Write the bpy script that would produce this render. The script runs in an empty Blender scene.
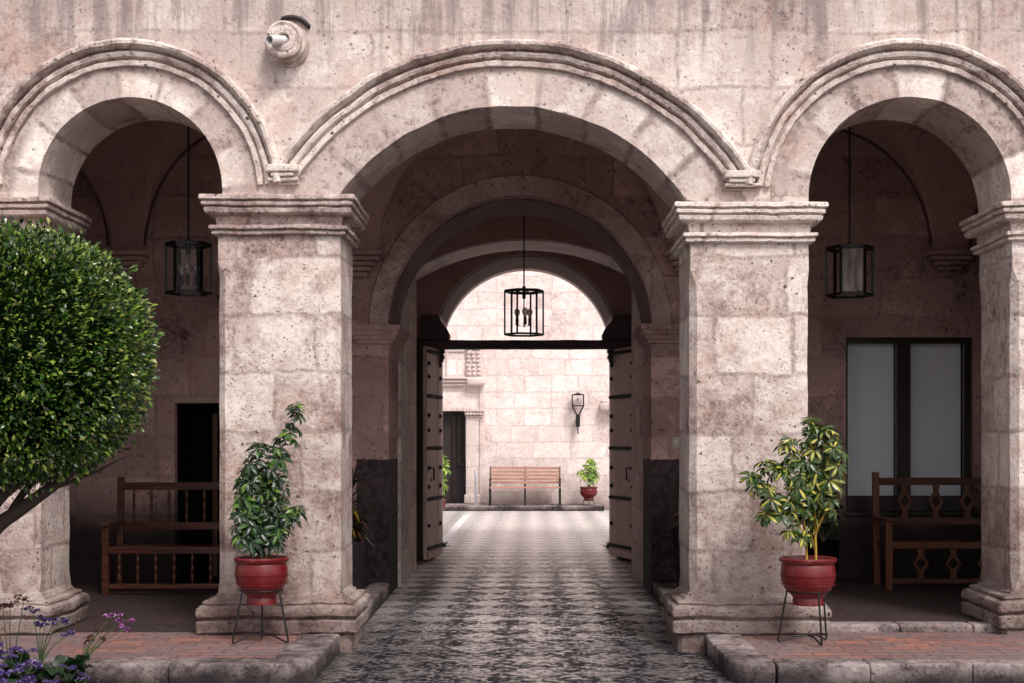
import bpy, math, random
from mathutils import Vector, noise, Matrix
random.seed(7)
R = math.radians
C = bpy.context.scene.collection
SC = bpy.context.scene
PI = math.pi
EYE = 1.65

def W(px, py, s):
    """rough survey helper: a photo measurement at scale s (pixels per metre) as a world point"""
    return Vector(((px - 526) / s, 1400 / s, EYE + (440 - py) / s))

# ------------------------------------------------------------------ node helper
class NT:
    def __init__(self, name):
        self.m = bpy.data.materials.new(name); self.m.use_nodes = True
        self.t = self.m.node_tree; self.t.nodes.clear()
        self.out = self.t.nodes.new('ShaderNodeOutputMaterial')
        self.b = self.t.nodes.new('ShaderNodeBsdfPrincipled')
        self.t.links.new(self.b.outputs[0], self.out.inputs[0])
    def n(self, typ, **kw):
        nd = self.t.nodes.new('ShaderNode' + typ)
        for k, v in kw.items(): setattr(nd, k, v)
        return nd
    def put(self, sock, v):
        if isinstance(v, bpy.types.NodeSocket): self.t.links.new(v, sock)
        elif v is not None:
            if sock.type == 'RGBA' and len(v) == 3: v = (*v, 1)
            sock.default_value = v
    def pos(self):
        return self.n('NewGeometry').outputs['Position']
    def sep(self, v):
        s = self.n('SeparateXYZ'); self.put(s.inputs[0], v); return s.outputs
    def comb(self, x, y, z=0.0):
        s = self.n('CombineXYZ')
        for i, q in enumerate((x, y, z)): self.put(s.inputs[i], q)
        return s.outputs[0]
    def math(self, op, a, b=None, c=None, clamp=False):
        s = self.n('Math', operation=op); s.use_clamp = clamp
        self.put(s.inputs[0], a)
        if b is not None: self.put(s.inputs[1], b)
        if c is not None: self.put(s.inputs[2], c)
        return s.outputs[0]
    def vmath(self, op, a, b):
        s = self.n('VectorMath', operation=op); self.put(s.inputs[0], a)
        if op == 'SCALE': self.put(s.inputs[3], b)
        else: self.put(s.inputs[1], b)
        return s.outputs[0]
    def noise(self, vec, scale, detail=4.0, rough=.55, out='Fac', dist=0.0):
        s = self.n('TexNoise'); self.put(s.inputs['Vector'], vec)
        s.inputs['Scale'].default_value = scale; s.inputs['Detail'].default_value = detail
        s.inputs['Roughness'].default_value = rough; s.inputs['Distortion'].default_value = dist
        return s.outputs[out]
    def voro(self, vec, scale, out='Distance', feature='F1', rnd=1.0):
        s = self.n('TexVoronoi', feature=feature); self.put(s.inputs['Vector'], vec)
        s.inputs['Scale'].default_value = scale; s.inputs['Randomness'].default_value = rnd
        return s.outputs[out]
    def ss(self, v, lo, hi, a=0.0, b=1.0):
        s = self.n('MapRange', interpolation_type='SMOOTHSTEP'); self.put(s.inputs[0], v)
        s.inputs[1].default_value = lo; s.inputs[2].default_value = hi
        s.inputs[3].default_value = a; s.inputs[4].default_value = b
        return s.outputs[0]
    def mix(self, f, a, b, mode='MIX'):
        s = self.n('Mix', data_type='RGBA', blend_type=mode)
        self.put(s.inputs[0], f); self.put(s.inputs[6], a); self.put(s.inputs[7], b)
        return s.outputs[2]
    def mixf(self, f, a, b):
        s = self.n('Mix', data_type='FLOAT')
        self.put(s.inputs[0], f); self.put(s.inputs[2], a); self.put(s.inputs[3], b)
        return s.outputs[0]
    def ramp(self, f, stops):
        s = self.n('ValToRGB'); e = s.color_ramp.elements
        while len(e) < len(stops): e.new(.5)
        for i, (p, c) in enumerate(stops):
            e[i].position = p; e[i].color = (*c, 1)
        self.put(s.inputs[0], f); return s.outputs[0]
    def bump(self, h, strength=.5, dist=.02, normal=None):
        s = self.n('Bump'); s.inputs['Strength'].default_value = strength
        s.inputs['Distance'].default_value = dist; self.put(s.inputs['Height'], h)
        if normal is not None: self.put(s.inputs['Normal'], normal)
        return s.outputs[0]
    def done(self, col, rough=.8, nrm=None, spec=None, metal=None):
        self.put(self.b.inputs['Base Color'], col); self.put(self.b.inputs['Roughness'], rough)
        if nrm is not None: self.put(self.b.inputs['Normal'], nrm)
        if spec is not None: self.put(self.b.inputs['Specular IOR Level'], spec)
        if metal is not None: self.put(self.b.inputs['Metallic'], metal)
        return self.m

ARCHES = [(-3.094, 3.61, .72, 1.01, 3.55), (-.117, 2.62, 1.641, 2.045, 3.50), (3.0, 3.54, .793, 1.10, 3.48)]
GREY = lambda v: (v, v, v)

def stone(name, light, mid, dark, mort, bw=.75, bh=.42, arches=False, streak=0.0, pits=1.0,
          plaster=.45, dado=None, base_dirt_shade=0.0, bumpy=.6, offz=0.0, contrast=1.0, lift=.54, grade=None, vk=.36, jk=.97, low_shade=None):
    t = NT(name); P = t.pos()
    wob = t.vmath('SCALE', t.vmath('SUBTRACT', t.noise(P, 1.3, 3, .6, 'Color'), (.5, .5, .5)), .15)
    wob2 = t.vmath('SCALE', t.vmath('SUBTRACT', t.noise(P, 11, 3, .6, 'Color'), (.5, .5, .5)), .035)
    Q = t.vmath('ADD', t.vmath('ADD', P, wob), wob2)
    X, Y, Z = t.sep(Q); x0, y0, z0 = t.sep(P)
    u = t.math('ADD', X, Y); v = t.math('ADD', Z, offz)
    def brick(w, h, ms, off=.5):
        br = t.n('TexBrick', offset=off, offset_frequency=2, squash=1.35, squash_frequency=3)
        t.put(br.inputs['Vector'], t.comb(u, v)); t.put(br.inputs['Color1'], GREY(0.)); t.put(br.inputs['Color2'], GREY(1.))
        t.put(br.inputs['Mortar'], GREY(.5))
        for k, q in (('Scale', 1.), ('Mortar Size', ms), ('Mortar Smooth', 1.), ('Bias', 0.), ('Brick Width', w), ('Row Height', h)):
            br.inputs[k].default_value = q
        return br
    br = brick(bw, bh, .030)
    val, mo = br.outputs[0], br.outputs[1]
    if arches:
        cellv, ringedge, ringin = 0., 0., 0.
        for i, (cx, cz, r, ro, zs) in enumerate(ARCHES):
            dx = t.math('SUBTRACT', X, cx); dz = t.math('SUBTRACT', Z, cz)
            rr = t.math('SQRT', t.math('ADD', t.math('MULTIPLY', dx, dx), t.math('MULTIPLY', dz, dz)))
            an = t.math('DIVIDE', t.math('ARCTAN2', dz, dx), .24 if i == 1 else .42)
            cell = t.n('TexWhiteNoise', noise_dimensions='1D'); t.put(cell.inputs[1], t.math('ADD', t.math('FLOOR', an), 31. * i))
            fr = t.math('ABSOLUTE', t.math('SUBTRACT', t.math('FRACT', an), .5))
            edge = t.ss(t.math('SUBTRACT', fr, t.math('MULTIPLY', cell.outputs[0], .03)), .38, .47)
            edge = t.math('MAXIMUM', edge, t.ss(rr, ro - .16, ro - .06))
            inside = t.math('MULTIPLY', t.math('LESS_THAN', rr, ro), t.math('GREATER_THAN', z0, zs))
            side = t.math('LESS_THAN', t.math('ABSOLUTE', t.math('SUBTRACT', x0, cx)), 1.45 if i != 1 else 1.95)
            inside = t.math('MULTIPLY', inside, side)
            cellv = t.mixf(inside, cellv, cell.outputs[0]); ringedge = t.mixf(inside, ringedge, edge); ringin = t.math('MAXIMUM', ringin, inside)
            val = t.mix(inside, val, t.math('ADD', t.math('MULTIPLY', cell.outputs[0], 1.3), .1)); mo = t.mixf(inside, mo, t.math('MULTIPLY', edge, 1.25))
    n1 = t.noise(P, 1.1, 5, .6); n2 = t.noise(P, 5.5, 8, .65); n3 = t.noise(P, 38, 5, .7); n4 = t.noise(P, 2.6, 6, .7)
    n5 = t.noise(P, 14, 6, .75)
    f = t.math('MULTIPLY', t.math('SUBTRACT', val, .5), vk)
    for nn, k in ((n1, 1.05), (n2, 1.1), (n5, .85), (n3, .6)):
        f = t.math('ADD', f, t.math('MULTIPLY', t.math('SUBTRACT', nn, .5), k))
    f = t.math('ADD', f, lift)
    col = t.ramp(f, [(.08, dark), (.36, mid), (.66, light), (.95, tuple(min(1, c * 1.18) for c in light))])
    if arches:
        tone = t.math('ADD', t.math('MULTIPLY', cellv, .34), .80)
        tone = t.math('MULTIPLY', tone, t.math('SUBTRACT', 1., t.math('MULTIPLY', ringedge, t.ss(n2, .3, .6, .16, .40))))
        col = t.mix(ringin, col, t.mix(1., col, t.comb(tone, tone, tone), 'MULTIPLY'))
    smear = t.ss(t.math('ADD', n4, t.math('MULTIPLY', t.math('SUBTRACT', n5, .5), .5)), plaster, plaster + .10)              # where old plaster covers joints and stones
    mo2 = t.math('MULTIPLY', mo, t.math('SUBTRACT', 1.0, t.math('MULTIPLY', smear, .42)))
    mo2 = t.math('MULTIPLY', mo2, t.ss(n2, .30, .55, .45, 1.0))
    col = t.mix(t.math('MULTIPLY', mo2, t.ss(n4, .35, .62, .5 * jk, jk)), col, t.mix(t.ss(n5, .35, .65), tuple(c * .72 for c in mort), tuple(a_ * .5 + b_ * .5 for a_, b_ in zip(mort, mid))))
    col = t.mix(t.math('MULTIPLY', smear, .60), col, t.mix(t.ss(n2, .35, .65), tuple(a_ * .5 + b_ * .5 for a_, b_ in zip(light, mid)), mid))
    # pits of volcanic stone
    pv = t.voro(P, 15); pv2 = t.voro(P, 43); pm = t.noise(P, 2.2, 3)
    size = t.ss(pm, .42, .66, .04, .20)
    pit = t.math('LESS_THAN', t.math('ADD', pv, t.math('MULTIPLY', t.math('SUBTRACT', t.noise(P, 60, 4, .7), .5), 1.1)), t.math('SUBTRACT', size, .03))
    pit2 = t.math('MULTIPLY', t.ss(t.math('ADD', pv2, t.math('MULTIPLY', t.math('SUBTRACT', n3, .5), .9)), .22, .08), t.ss(t.noise(P, 3.3, 5, .7), .46, .60))
    pit = t.math('MULTIPLY', t.math('MAXIMUM', pit, t.math('MULTIPLY', pit2, .8)), .8 * pits)
    col = t.mix(pit, col, tuple(c * .28 for c in dark))
    col = t.mix(t.ss(n3, .43, .30, 0, .36 * contrast), col, tuple(c * .6 for c in dark))
    # warm rust blushes
    col = t.mix(t.ss(t.noise(P, 2.9, 5, .7), .52, .70, 0, .38), col, tuple((light[0] * .74, light[1] * .52, light[2] * .42)))
    if streak:
        sv = t.comb(t.math('MULTIPLY', t.math('ADD', x0, y0), 7.), 0., t.math('MULTIPLY', z0, .55))
        st = t.noise(sv, 1.0, 5, .65)
        lim = t.noise(t.comb(t.math('MULTIPLY', x0, 2.6), 0., 0.), 1.0, 4, .7)
        zt = t.math('ADD', z0, t.math('MULTIPLY', lim, 1.3))
        top = t.ss(zt, 4.98, 5.75)
        s1 = t.math('MULTIPLY', t.ss(st, .47, .60), top)
        col = t.mix(t.math('MULTIPLY', s1, .80 * streak), col, (.15, .125, .125))
        col = t.mix(t.math('MULTIPLY', t.math('MULTIPLY', t.ss(st, .44, .36), top), .35 * streak), col, (.42, .23, .15))
        col = t.mix(t.math('MULTIPLY', t.ss(z0, 4.45, 5.2), .30), col, (.30, .235, .225))
        # faint run marks lower down
        s2 = t.math('MULTIPLY', t.ss(st, .58, .72), t.ss(t.noise(P, .8, 3), .45, .62))
        col = t.mix(t.math('MULTIPLY', s2, .28), col, (.22, .18, .175))
    if base_dirt_shade:
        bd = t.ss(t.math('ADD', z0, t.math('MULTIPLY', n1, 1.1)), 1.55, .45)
        col = t.mix(t.math('MULTIPLY', bd, base_dirt_shade), col, tuple(c * .55 for c in dark))  # dirt at the foot; on the gallery wall it is painted shade
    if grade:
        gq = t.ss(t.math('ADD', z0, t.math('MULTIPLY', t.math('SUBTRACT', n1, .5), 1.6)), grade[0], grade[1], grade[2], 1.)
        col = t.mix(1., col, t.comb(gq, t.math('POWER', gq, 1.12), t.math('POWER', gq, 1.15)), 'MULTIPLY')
    if low_shade:
        col = t.mix(t.math('MULTIPLY', t.ss(t.math('ADD', z0, t.math('MULTIPLY', n1, .5)), low_shade[1], low_shade[0]), low_shade[2]), col, (.016, .012, .013))  # paints shade below the gallery benches and on the kerb fronts
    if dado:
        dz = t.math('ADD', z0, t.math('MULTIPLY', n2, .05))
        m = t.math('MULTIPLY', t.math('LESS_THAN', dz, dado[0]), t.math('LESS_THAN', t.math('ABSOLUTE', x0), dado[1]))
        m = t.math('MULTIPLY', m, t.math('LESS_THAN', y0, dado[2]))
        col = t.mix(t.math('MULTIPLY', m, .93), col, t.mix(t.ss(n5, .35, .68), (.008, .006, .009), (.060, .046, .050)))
    h = t.math('ADD', t.math('MULTIPLY', n2, .45), t.math('MULTIPLY', n3, .22))
    h = t.math('ADD', h, t.math('MULTIPLY', n5, .25)); h = t.math('SUBTRACT', h, t.math('MULTIPLY', mo2, .09)); h = t.math('SUBTRACT', h, t.math('MULTIPLY', pit, .55))
    h = t.math('ADD', h, t.math('MULTIPLY', val, .05))
    return t.done(col, .88, t.bump(h, bumpy, .035), spec=.25)

LT, MD, DK, MO = (.70, .615, .560), (.43, .330, .300), (.17, .112, .105), (.33, .25, .23)
def sc(c, k): return tuple(q * k for q in c)
def tint(c, k, w=(1, .86, .86)): return tuple(q * k * ww for q, ww in zip(c, w))
M = {}
M['facade'] = stone('sillar_facade', LT, sc(MD, 1.08), DK, MO, .78, .44, arches=True, streak=.78, pits=.8, contrast=.8, lift=.56)
M['pillar'] = stone('sillar_pillar', LT, MD, DK, MO, .62, .46, streak=0, base_dirt_shade=.45, offz=.13, plaster=.52, pits=1.1, lift=.52, bumpy=.8, grade=(0., 2.6, .60))
M['trim'] = stone('sillar_trim', LT, MD, DK, MD, 1.3, .9, pits=1.2, plaster=.62, base_dirt_shade=.45, contrast=1.5, lift=.50, bumpy=.9)
M['basestone'] = stone('worn_base_stone', sc(LT, .85), sc(MD, .9), DK, MD, 1.3, .9, pits=1.2, plaster=.62, base_dirt_shade=.35, contrast=1.3, lift=.48, bumpy=1., grade=(-.3, 2.2, .50))
M['gallery'] = stone('gallery_plaster', tint(MD, 1.35), tint(MD, .85), tint(DK, .8), tint(MD, .6), .8, .42, dado=(1.47, 1.78, 15.74), pits=1.0, plaster=.42, base_dirt_shade=.5, vk=.6, bumpy=.9, low_shade=(.85, 1.6, .95))
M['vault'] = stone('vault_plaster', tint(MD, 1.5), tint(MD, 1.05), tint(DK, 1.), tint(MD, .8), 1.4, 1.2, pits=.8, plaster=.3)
M['gatestone'] = stone('gatehouse_stone', LT, MD, DK, MD, .7, .42)
M['darkstone'] = stone('gatehouse_dark_plaster', tint(MD, 1.3), tint(MD, .9), tint(DK, .8), tint(MD, .7), 1.1, .7, pits=.6, plaster=.3)
M['far'] = stone('courtyard_wall_stone', (.80, .70, .66), (.66, .55, .515), (.42, .31, .29), (.60, .50, .47), .66, .40, base_dirt_shade=.75, plaster=.55, pits=.9, bumpy=.6)
M['shadelining'] = stone('shade_tone_plaster', tint(MD, .34), tint(MD, .24), tint(DK, .3), tint(MD, .2), 2., 2., pits=.6)  # near-black tone paints shade on the gate soffit and vault edges
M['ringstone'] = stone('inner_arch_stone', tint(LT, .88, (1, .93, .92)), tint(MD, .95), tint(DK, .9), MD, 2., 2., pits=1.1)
M['soffit'] = stone('shaded_inner_soffit', tint(MD, .55, (1, .9, 1.0)), tint(MD, .38, (1, .9, 1.0)), tint(DK, .4), tint(MD, .3), .5, .5, pits=.6)
M['litlining'] = m_pale = stone('lit_arch_shell', (.85, .78, .74), (.75, .66, .62), MD, MD, 2., 2., pits=.4)
M['fartrim'] = stone('portal_stone', (.72, .62, .58), (.56, .46, .43), (.33, .25, .235), (.45, .36, .34), .9, .5, base_dirt_shade=.45, plaster=.4)

def m_simple(name, col, rough=.5, metal=0., nscale=20, amp=.25, spec=.5, bump=0.1, coords='pos'):
    t = NT(name); P = t.n('TexCoord').outputs['Object']
    n = t.noise(P, nscale, 5, .6)
    c = t.mix(n, sc(col, 1 - amp), tuple(min(1, q * (1 + amp)) for q in col))
    return t.done(c, t.ss(n, .2, .8, max(0.03, rough - .1), min(1, rough + .1)), t.bump(n, bump, .01), spec=spec, metal=metal)

def m_wood(name, c1, c2, rough=.38, axis=0, spec=.5, dusty=0., scale=1.):
    t = NT(name); P = t.n('TexCoord').outputs['Object']
    x, y, z = t.sep(P); k = [38., 38., 38.]; k[axis] = 2.2
    v = t.comb(*[t.math('MULTIPLY', q, kk * scale) for q, kk in zip((x, y, z), k)])
    isl = t.n('NewGeometry').outputs['Random Per Island']
    n = t.noise(t.vmath('ADD', v, t.comb(t.math('MULTIPLY', isl, 40.), 0., 0.)), 1., 6, .6, dist=.6)
    c = t.ramp(n, [(.25, sc(c1, .5)), (.5, c1), (.75, c2)])
    c = t.mix(t.math('MULTIPLY', isl, .35), c, sc(c1, .55))
    if dusty: c = t.mix(t.ss(t.noise(P, 7, 5, .7), .45, .7, 0, dusty), c, (.36, .30, .28))
    return t.done(c, t.ss(n, .2, .8, rough, rough + .2), t.bump(n, .25, .004), spec=spec)
M['benchwood'] = m_wood('varnished_bench_wood', (.06, .016, .007), (.17, .048, .016), .3)
M['benchwood2'] = m_wood('orange_bench_wood', (.11, .032, .011), (.26, .085, .028), .28, axis=2)
M['slat'] = m_wood('courtyard_bench_slat', (.44, .24, .17), (.60, .37, .28), .5)
M['doorwood'] = m_wood('weathered_door_planks', (.62, .46, .40), (.85, .70, .63), .6, axis=2, dusty=.45)
M['darkwood'] = m_wood('dark_old_wood', (.016, .008, .009), (.035, .018, .018), .5)
M['beam'] = m_wood('dark_beam_wood', (.06, .035, .045), (.11, .07, .08), .5)
M['iron'] = m_simple('black_iron', (.012, .011, .013), .45, .3, 40, .4)
M['frame'] = m_simple('dark_window_frame', (.016, .008, .007), .35, 0, 30, .4)
M['pot'] = None
M['black'] = m_simple('dark_interior', (.004, .003, .004), .95, spec=.05)
M['socket'] = m_simple('lamp_socket', (.01, .01, .01), .4)
M['plate'] = m_simple('switch_plate', (.52, .45, .36), .4)
M['post'] = m_simple('grey_metal_post', (.45, .44, .45), .35, .5)
M['pipe'] = m_simple('white_pipe', (.62, .60, .60), .4, 0, 12, .2)
M['soil'] = m_simple('soil', (.05, .032, .022), .95, 0, 25, .5, bump=.6)
M['stem'] = m_simple('plant_stem', (.10, .085, .03), .7)
M['ystem'] = m_simple('yellow_stem', (.42, .24, .03), .6)
M['bark'] = m_simple('tree_bark', (.04, .026, .020), .85, 0, 18, .6, bump=.8)
M['pavergrey'] = None

def m_pot():
    t = NT('red_glazed_pot'); P = t.n('TexCoord').outputs['Object']; x, y, z = t.sep(P)
    n = t.noise(P, 16, 5, .6); n2 = t.noise(t.comb(t.math('MULTIPLY', x, .2), t.math('MULTIPLY', y, .2), z), 90, 2)
    c = t.mix(n, (.085, .004, .006), (.165, .009, .010))
    c = t.mix(t.ss(t.noise(P, 6, 5, .7), .58, .75, 0, .4), c, (.30, .16, .13))
    return t.done(c, t.ss(n, .3, .7, .25, .45), t.bump(t.math('ADD', n2, n), .18, .004))
M['pot'] = m_pot()

def m_glass(name, tintc=(1, 1, 1), rough=.02, alpha=.18, palefill=0., ior=1.18):
    t = NT(name)
    g = t.n('BsdfGlossy'); g.inputs['Color'].default_value = (1, 1, 1, 1); g.inputs['Roughness'].default_value = rough
    tr = t.n('BsdfTransparent'); tr.inputs[0].default_value = (*tintc, 1)
    fr = t.n('LayerWeight'); fr.inputs[0].default_value = .5
    mx = t.n('MixShader'); t.put(mx.inputs[0], t.math('ADD', t.math('MULTIPLY', t.math('POWER', fr.outputs[1], 5.), .25), alpha + .004, clamp=True))
    t.t.links.new(tr.outputs[0], mx.inputs[1]); t.t.links.new(g.outputs[0], mx.inputs[2])
    last = mx.outputs[0]
    if palefill:
        P = t.pos(); x, y, z = t.sep(P)
        nn = t.noise(t.comb(t.math('MULTIPLY', x, 14.), t.math('MULTIPLY', y, 14.), t.math('MULTIPLY', z, 2.5)), 1., 4, .6)
        d = t.n('BsdfDiffuse'); t.put(d.inputs[0], t.ramp(nn, [(.3, (.20, .16, .15)), (.6, (.62, .56, .54))]))
        m2 = t.n('MixShader'); m2.inputs[0].default_value = palefill
        t.t.links.new(last, m2.inputs[1]); t.t.links.new(d.outputs[0], m2.inputs[2]); last = m2.outputs[0]
    t.t.links.new(last, t.out.inputs[0]); return t.m
M['glass'] = m_glass('clear_lantern_glass', alpha=.0)
M['palefill'] = m_glass('painted_reflection_glass', alpha=.0, palefill=.75)  # bright courtyard reflection painted into one pane as a pale layer
M['winglass'] = m_glass('window_glass', alpha=.0, ior=1.25)
M['bulb'] = m_glass('light_bulb_glass', tintc=(.8, .76, .74), alpha=.15, palefill=.6)

def m_blind():
    t = NT('pale_window_blind'); P = t.pos(); x, y, z = t.sep(P)
    n = t.noise(P, 3, 4); w = t.n('TexWave', wave_type='BANDS', bands_direction='X'); t.put(w.inputs[0], P)
    w.inputs['Scale'].default_value = 9; w.inputs['Distortion'].default_value = 2.
    c = t.mix(n, (.72, .78, .82), (.85, .89, .92)); c = t.mix(t.math('MULTIPLY', w.outputs[1], .04), c, (.26, .28, .31))
    return t.done(c, .8)
M['blind'] = m_blind()

def m_cobble():
    t = NT('pebble_diamond_paving'); P = t.pos()
    wob = t.vmath('SCALE', t.vmath('SUBTRACT', t.noise(P, 7, 3, .6, 'Color'), (.5, .5, .5)), .09)
    Q = t.vmath('ADD', P, wob); X, Y, Z = t.sep(Q); x0, y0, z0 = t.sep(P)
    # the pattern runs very slightly askew to the facade
    X = t.math('SUBTRACT', X, t.math('MULTIPLY', Y, .0045))
    fx = t.math('ABSOLUTE', t.math('SUBTRACT', t.math('FRACT', t.math('DIVIDE', t.math('ADD', X, .20), .485)), .5))
    fy = t.math('ABSOLUTE', t.math('SUBTRACT', t.math('FRACT', t.math('DIVIDE', Y, .60)), .5))
    lat = t.math('MULTIPLY', t.math('ADD', fx, fy), 2.)
    far_blend = t.ss(t.math('ADD', t.math('ADD', lat, .06), t.math('MULTIPLY', t.math('SUBTRACT', t.noise(P, 12, 6, .8), .5), .80)), 1.14, .88)
    border = t.ss(t.math('ABSOLUTE', x0), 1.28, 1.36)
    v = t.n('TexVoronoi', feature='F1'); t.put(v.inputs['Vector'], t.comb(x0, y0)); v.inputs['Scale'].default_value = 24
    ve = t.n('TexVoronoi', feature='DISTANCE_TO_EDGE'); t.put(ve.inputs['Vector'], t.comb(x0, y0)); ve.inputs['Scale'].default_value = 24
    rnd = t.sep(v.outputs['Color'])[0]
    rn3 = t.ss(rnd, .15, .85); lightc = t.mix(rn3, (.10, .088, .09), (.42, .38, .37)); darkc = t.mix(t.ss(rnd, .25, .95), (.016, .014, .018), (.26, .23, .24))
    big = t.noise(P, .7, 4, .6)
    mask = t.math('MULTIPLY', far_blend, t.math('SUBTRACT', 1., t.math('MULTIPLY', t.ss(big, .45, .65), .45)))
    mask = t.math('MULTIPLY', mask, t.ss(t.noise(P, 14, 4, .7), .28, .42))
    col = t.mix(mask, darkc, lightc)
    col = t.mix(t.math('MULTIPLY', t.ss(ve.outputs[0], .10, .02), .6), col, (.03, .026, .028))
    col = t.mix(t.math('MULTIPLY', border, .6), col, t.mix(rnd, (.05, .045, .047), (.14, .12, .12)))
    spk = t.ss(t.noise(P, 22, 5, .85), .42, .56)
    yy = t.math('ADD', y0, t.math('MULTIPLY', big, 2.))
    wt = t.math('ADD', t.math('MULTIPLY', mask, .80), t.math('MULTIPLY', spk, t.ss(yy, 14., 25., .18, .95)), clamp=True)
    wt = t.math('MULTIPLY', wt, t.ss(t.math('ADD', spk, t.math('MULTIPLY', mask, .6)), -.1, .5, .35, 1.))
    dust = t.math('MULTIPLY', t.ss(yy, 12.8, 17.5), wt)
    col = t.mix(dust, col, (.88, .83, .80))  # bright pebble glints of the passage and court painted into the colour
    fg = t.ss(y0, 10., 13.5, .55, 1.); col = t.mix(1., col, t.comb(fg, fg, fg), 'MULTIPLY')  # near paving dimmed in the colour, where it throws back less light
    h = t.ss(ve.outputs[0], 0., .28)
    h = t.math('ADD', h, t.math('MULTIPLY', rnd, .35)); h = t.math('ADD', h, t.math('MULTIPLY', t.noise(P, 3.0, 3), 1.2))
    rough = t.mixf(mask, t.ss(rnd, 0, 1, .20, .45), t.ss(rnd, 0, 1, .14, .34))
    gl = t.math('MAXIMUM', t.math('MULTIPLY', mask, t.ss(rnd, .1, .6, .35, 1.)), t.math('MULTIPLY', t.ss(y0, 15., 26.), t.math('MULTIPLY', spk, .8)))
    gl = t.math('MAXIMUM', gl, t.ss(rnd, .62, .92, 0., .9)); gl = t.math('MAXIMUM', gl, t.ss(y0, 12., 24., .08, .62))
    t.put(t.b.inputs['Coat Weight'], t.math('MULTIPLY', gl, .75)); t.put(t.b.inputs['Coat Roughness'], .22); t.put(t.b.inputs['Coat IOR'], 1.6)
    t.put(t.b.inputs['Coat Normal'], t.bump(h, .16, .010))
    t.done(col, t.mixf(gl, .85, .3), t.bump(h, .34, .014)); t.put(t.b.inputs['Specular IOR Level'], t.mixf(gl, .04, .8)); return t.m
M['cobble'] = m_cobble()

def m_tile(nm='red_brick_paving', gr=.25, dk=1.):
    t = NT(nm); P = t.pos(); x, y, z = t.sep(t.vmath('ADD', P, t.vmath('SCALE', t.vmath('SUBTRACT', t.noise(P, 6, 2, .6, 'Color'), (.5, .5, .5)), .03)))
    br = t.n('TexBrick', offset=.5); t.put(br.inputs['Vector'], t.comb(x, y))
    t.put(br.inputs['Color1'], GREY(0.)); t.put(br.inputs['Color2'], GREY(1.)); t.put(br.inputs['Mortar'], GREY(.5))
    for k, q in (('Scale', 1.), ('Mortar Size', .009), ('Mortar Smooth', .3), ('Bias', 0.), ('Brick Width', .27), ('Row Height', .14)): br.inputs[k].default_value = q
    n = t.noise(P, 2.2, 6, .65); n2 = t.noise(P, 22, 6, .7)
    f = t.math('ADD', t.math('MULTIPLY', br.outputs[0], .55), t.math('MULTIPLY', n2, .45))
    c = t.ramp(f, [(.10, (.10, .062, .062)), (.35, (.19, .085, .075)), (.6, (.27, .115, .09)), (.85, (.42, .14, .055))])
    grime = t.math('ADD', t.ss(t.math('ADD', n, t.math('MULTIPLY', t.math('SUBTRACT', n2, .5), .6)), .40, .58, gr, 1.), 0., clamp=True)
    c = t.mix(t.math('MULTIPLY', grime, .82), c, t.mix(n2, (.085, .062, .066), (.24, .19, .185)))
    c = t.mix(t.math('MULTIPLY', br.outputs[1], .8), c, (.085, .065, .065))
    h = t.math('SUBTRACT', t.math('ADD', t.math('MULTIPLY', n2, .4), t.math('MULTIPLY', br.outputs[0], .5)), br.outputs[1])
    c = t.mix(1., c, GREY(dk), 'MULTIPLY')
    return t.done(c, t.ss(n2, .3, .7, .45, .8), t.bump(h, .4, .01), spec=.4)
M['tile'] = m_tile(); M['floor'] = m_tile('worn_shaded_gallery_brick', .7, .22)  # gallery copy of the brick has its shade put into the colour
M['kerb'] = stone('worn_kerb_stone', (.38, .32, .31), (.24, .195, .19), (.08, .06, .06), (.2, .16, .16), 3., 3., pits=.8, plaster=.6, lift=.42, low_shade=(.27, .42, .85), bumpy=1.)
M['roof'] = m_simple('roof_slab', (.3, .25, .23), .9)

def m_leaf(name, stops, rough=.35, mid=None, dark_noise=None):
    t = NT(name); g = t.n('NewGeometry'); r = g.outputs['Random Per Island']
    c = t.ramp(r, stops)
    if mid:
        a = t.n('Attribute', attribute_name='mid')
        cc = t.ramp(r, mid); k = t.ss(a.outputs['Fac'], .62, .30)
        c = t.mix(k, cc, c)
    if dark_noise: c = t.mix(t.ss(t.noise(g.outputs['Position'], dark_noise, 3), .45, .65, 0, .5), c, sc(stops[0][1], .6))
    t.done(c, rough, spec=.6)
    tr = t.n('BsdfTranslucent'); t.put(tr.inputs[0], c)
    mx = t.n('MixShader'); mx.inputs[0].default_value = .18
    t.t.links.new(t.b.outputs[0], mx.inputs[1]); t.t.links.new(tr.outputs[0], mx.inputs[2]); t.t.links.new(mx.outputs[0], t.out.inputs[0])
    return t.m
M['ficus'] = m_leaf('ficus_leaf', [(0, (.006, .018, .004)), (.35, (.018, .058, .008)), (.64, (.055, .135, .012)), (.84, (.20, .31, .03)), (1, (.42, .42, .14))], .25, dark_noise=5)
M['schef'] = m_leaf('dark_schefflera_leaf', [(0, (.004, .014, .004)), (.5, (.010, .036, .007)), (.8, (.035, .10, .012)), (1, (.12, .22, .02))], .38)
M['varieg'] = m_leaf('variegated_leaf', [(0, (.014, .035, .010)), (.6, (.03, .065, .012)), (1, (.07, .12, .015))], .35,
                     mid=[(0, (.58, .50, .07)), (.30, (.34, .36, .05)), (.44, (.03, .06, .012)), (1, (.02, .05, .01))])
M['bright'] = m_leaf('bright_green_leaf', [(0, (.05, .12, .01)), (.5, (.14, .28, .02)), (1, (.40, .50, .05))], .4)
M['croton'] = m_leaf('croton_leaf', [(0, (.006, .009, .004)), (.6, (.02, .025, .006)), (.8, (.10, .015, .008)), (.9, (.20, .10, .01)), (1, (.24, .15, .01))], .4)
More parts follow.
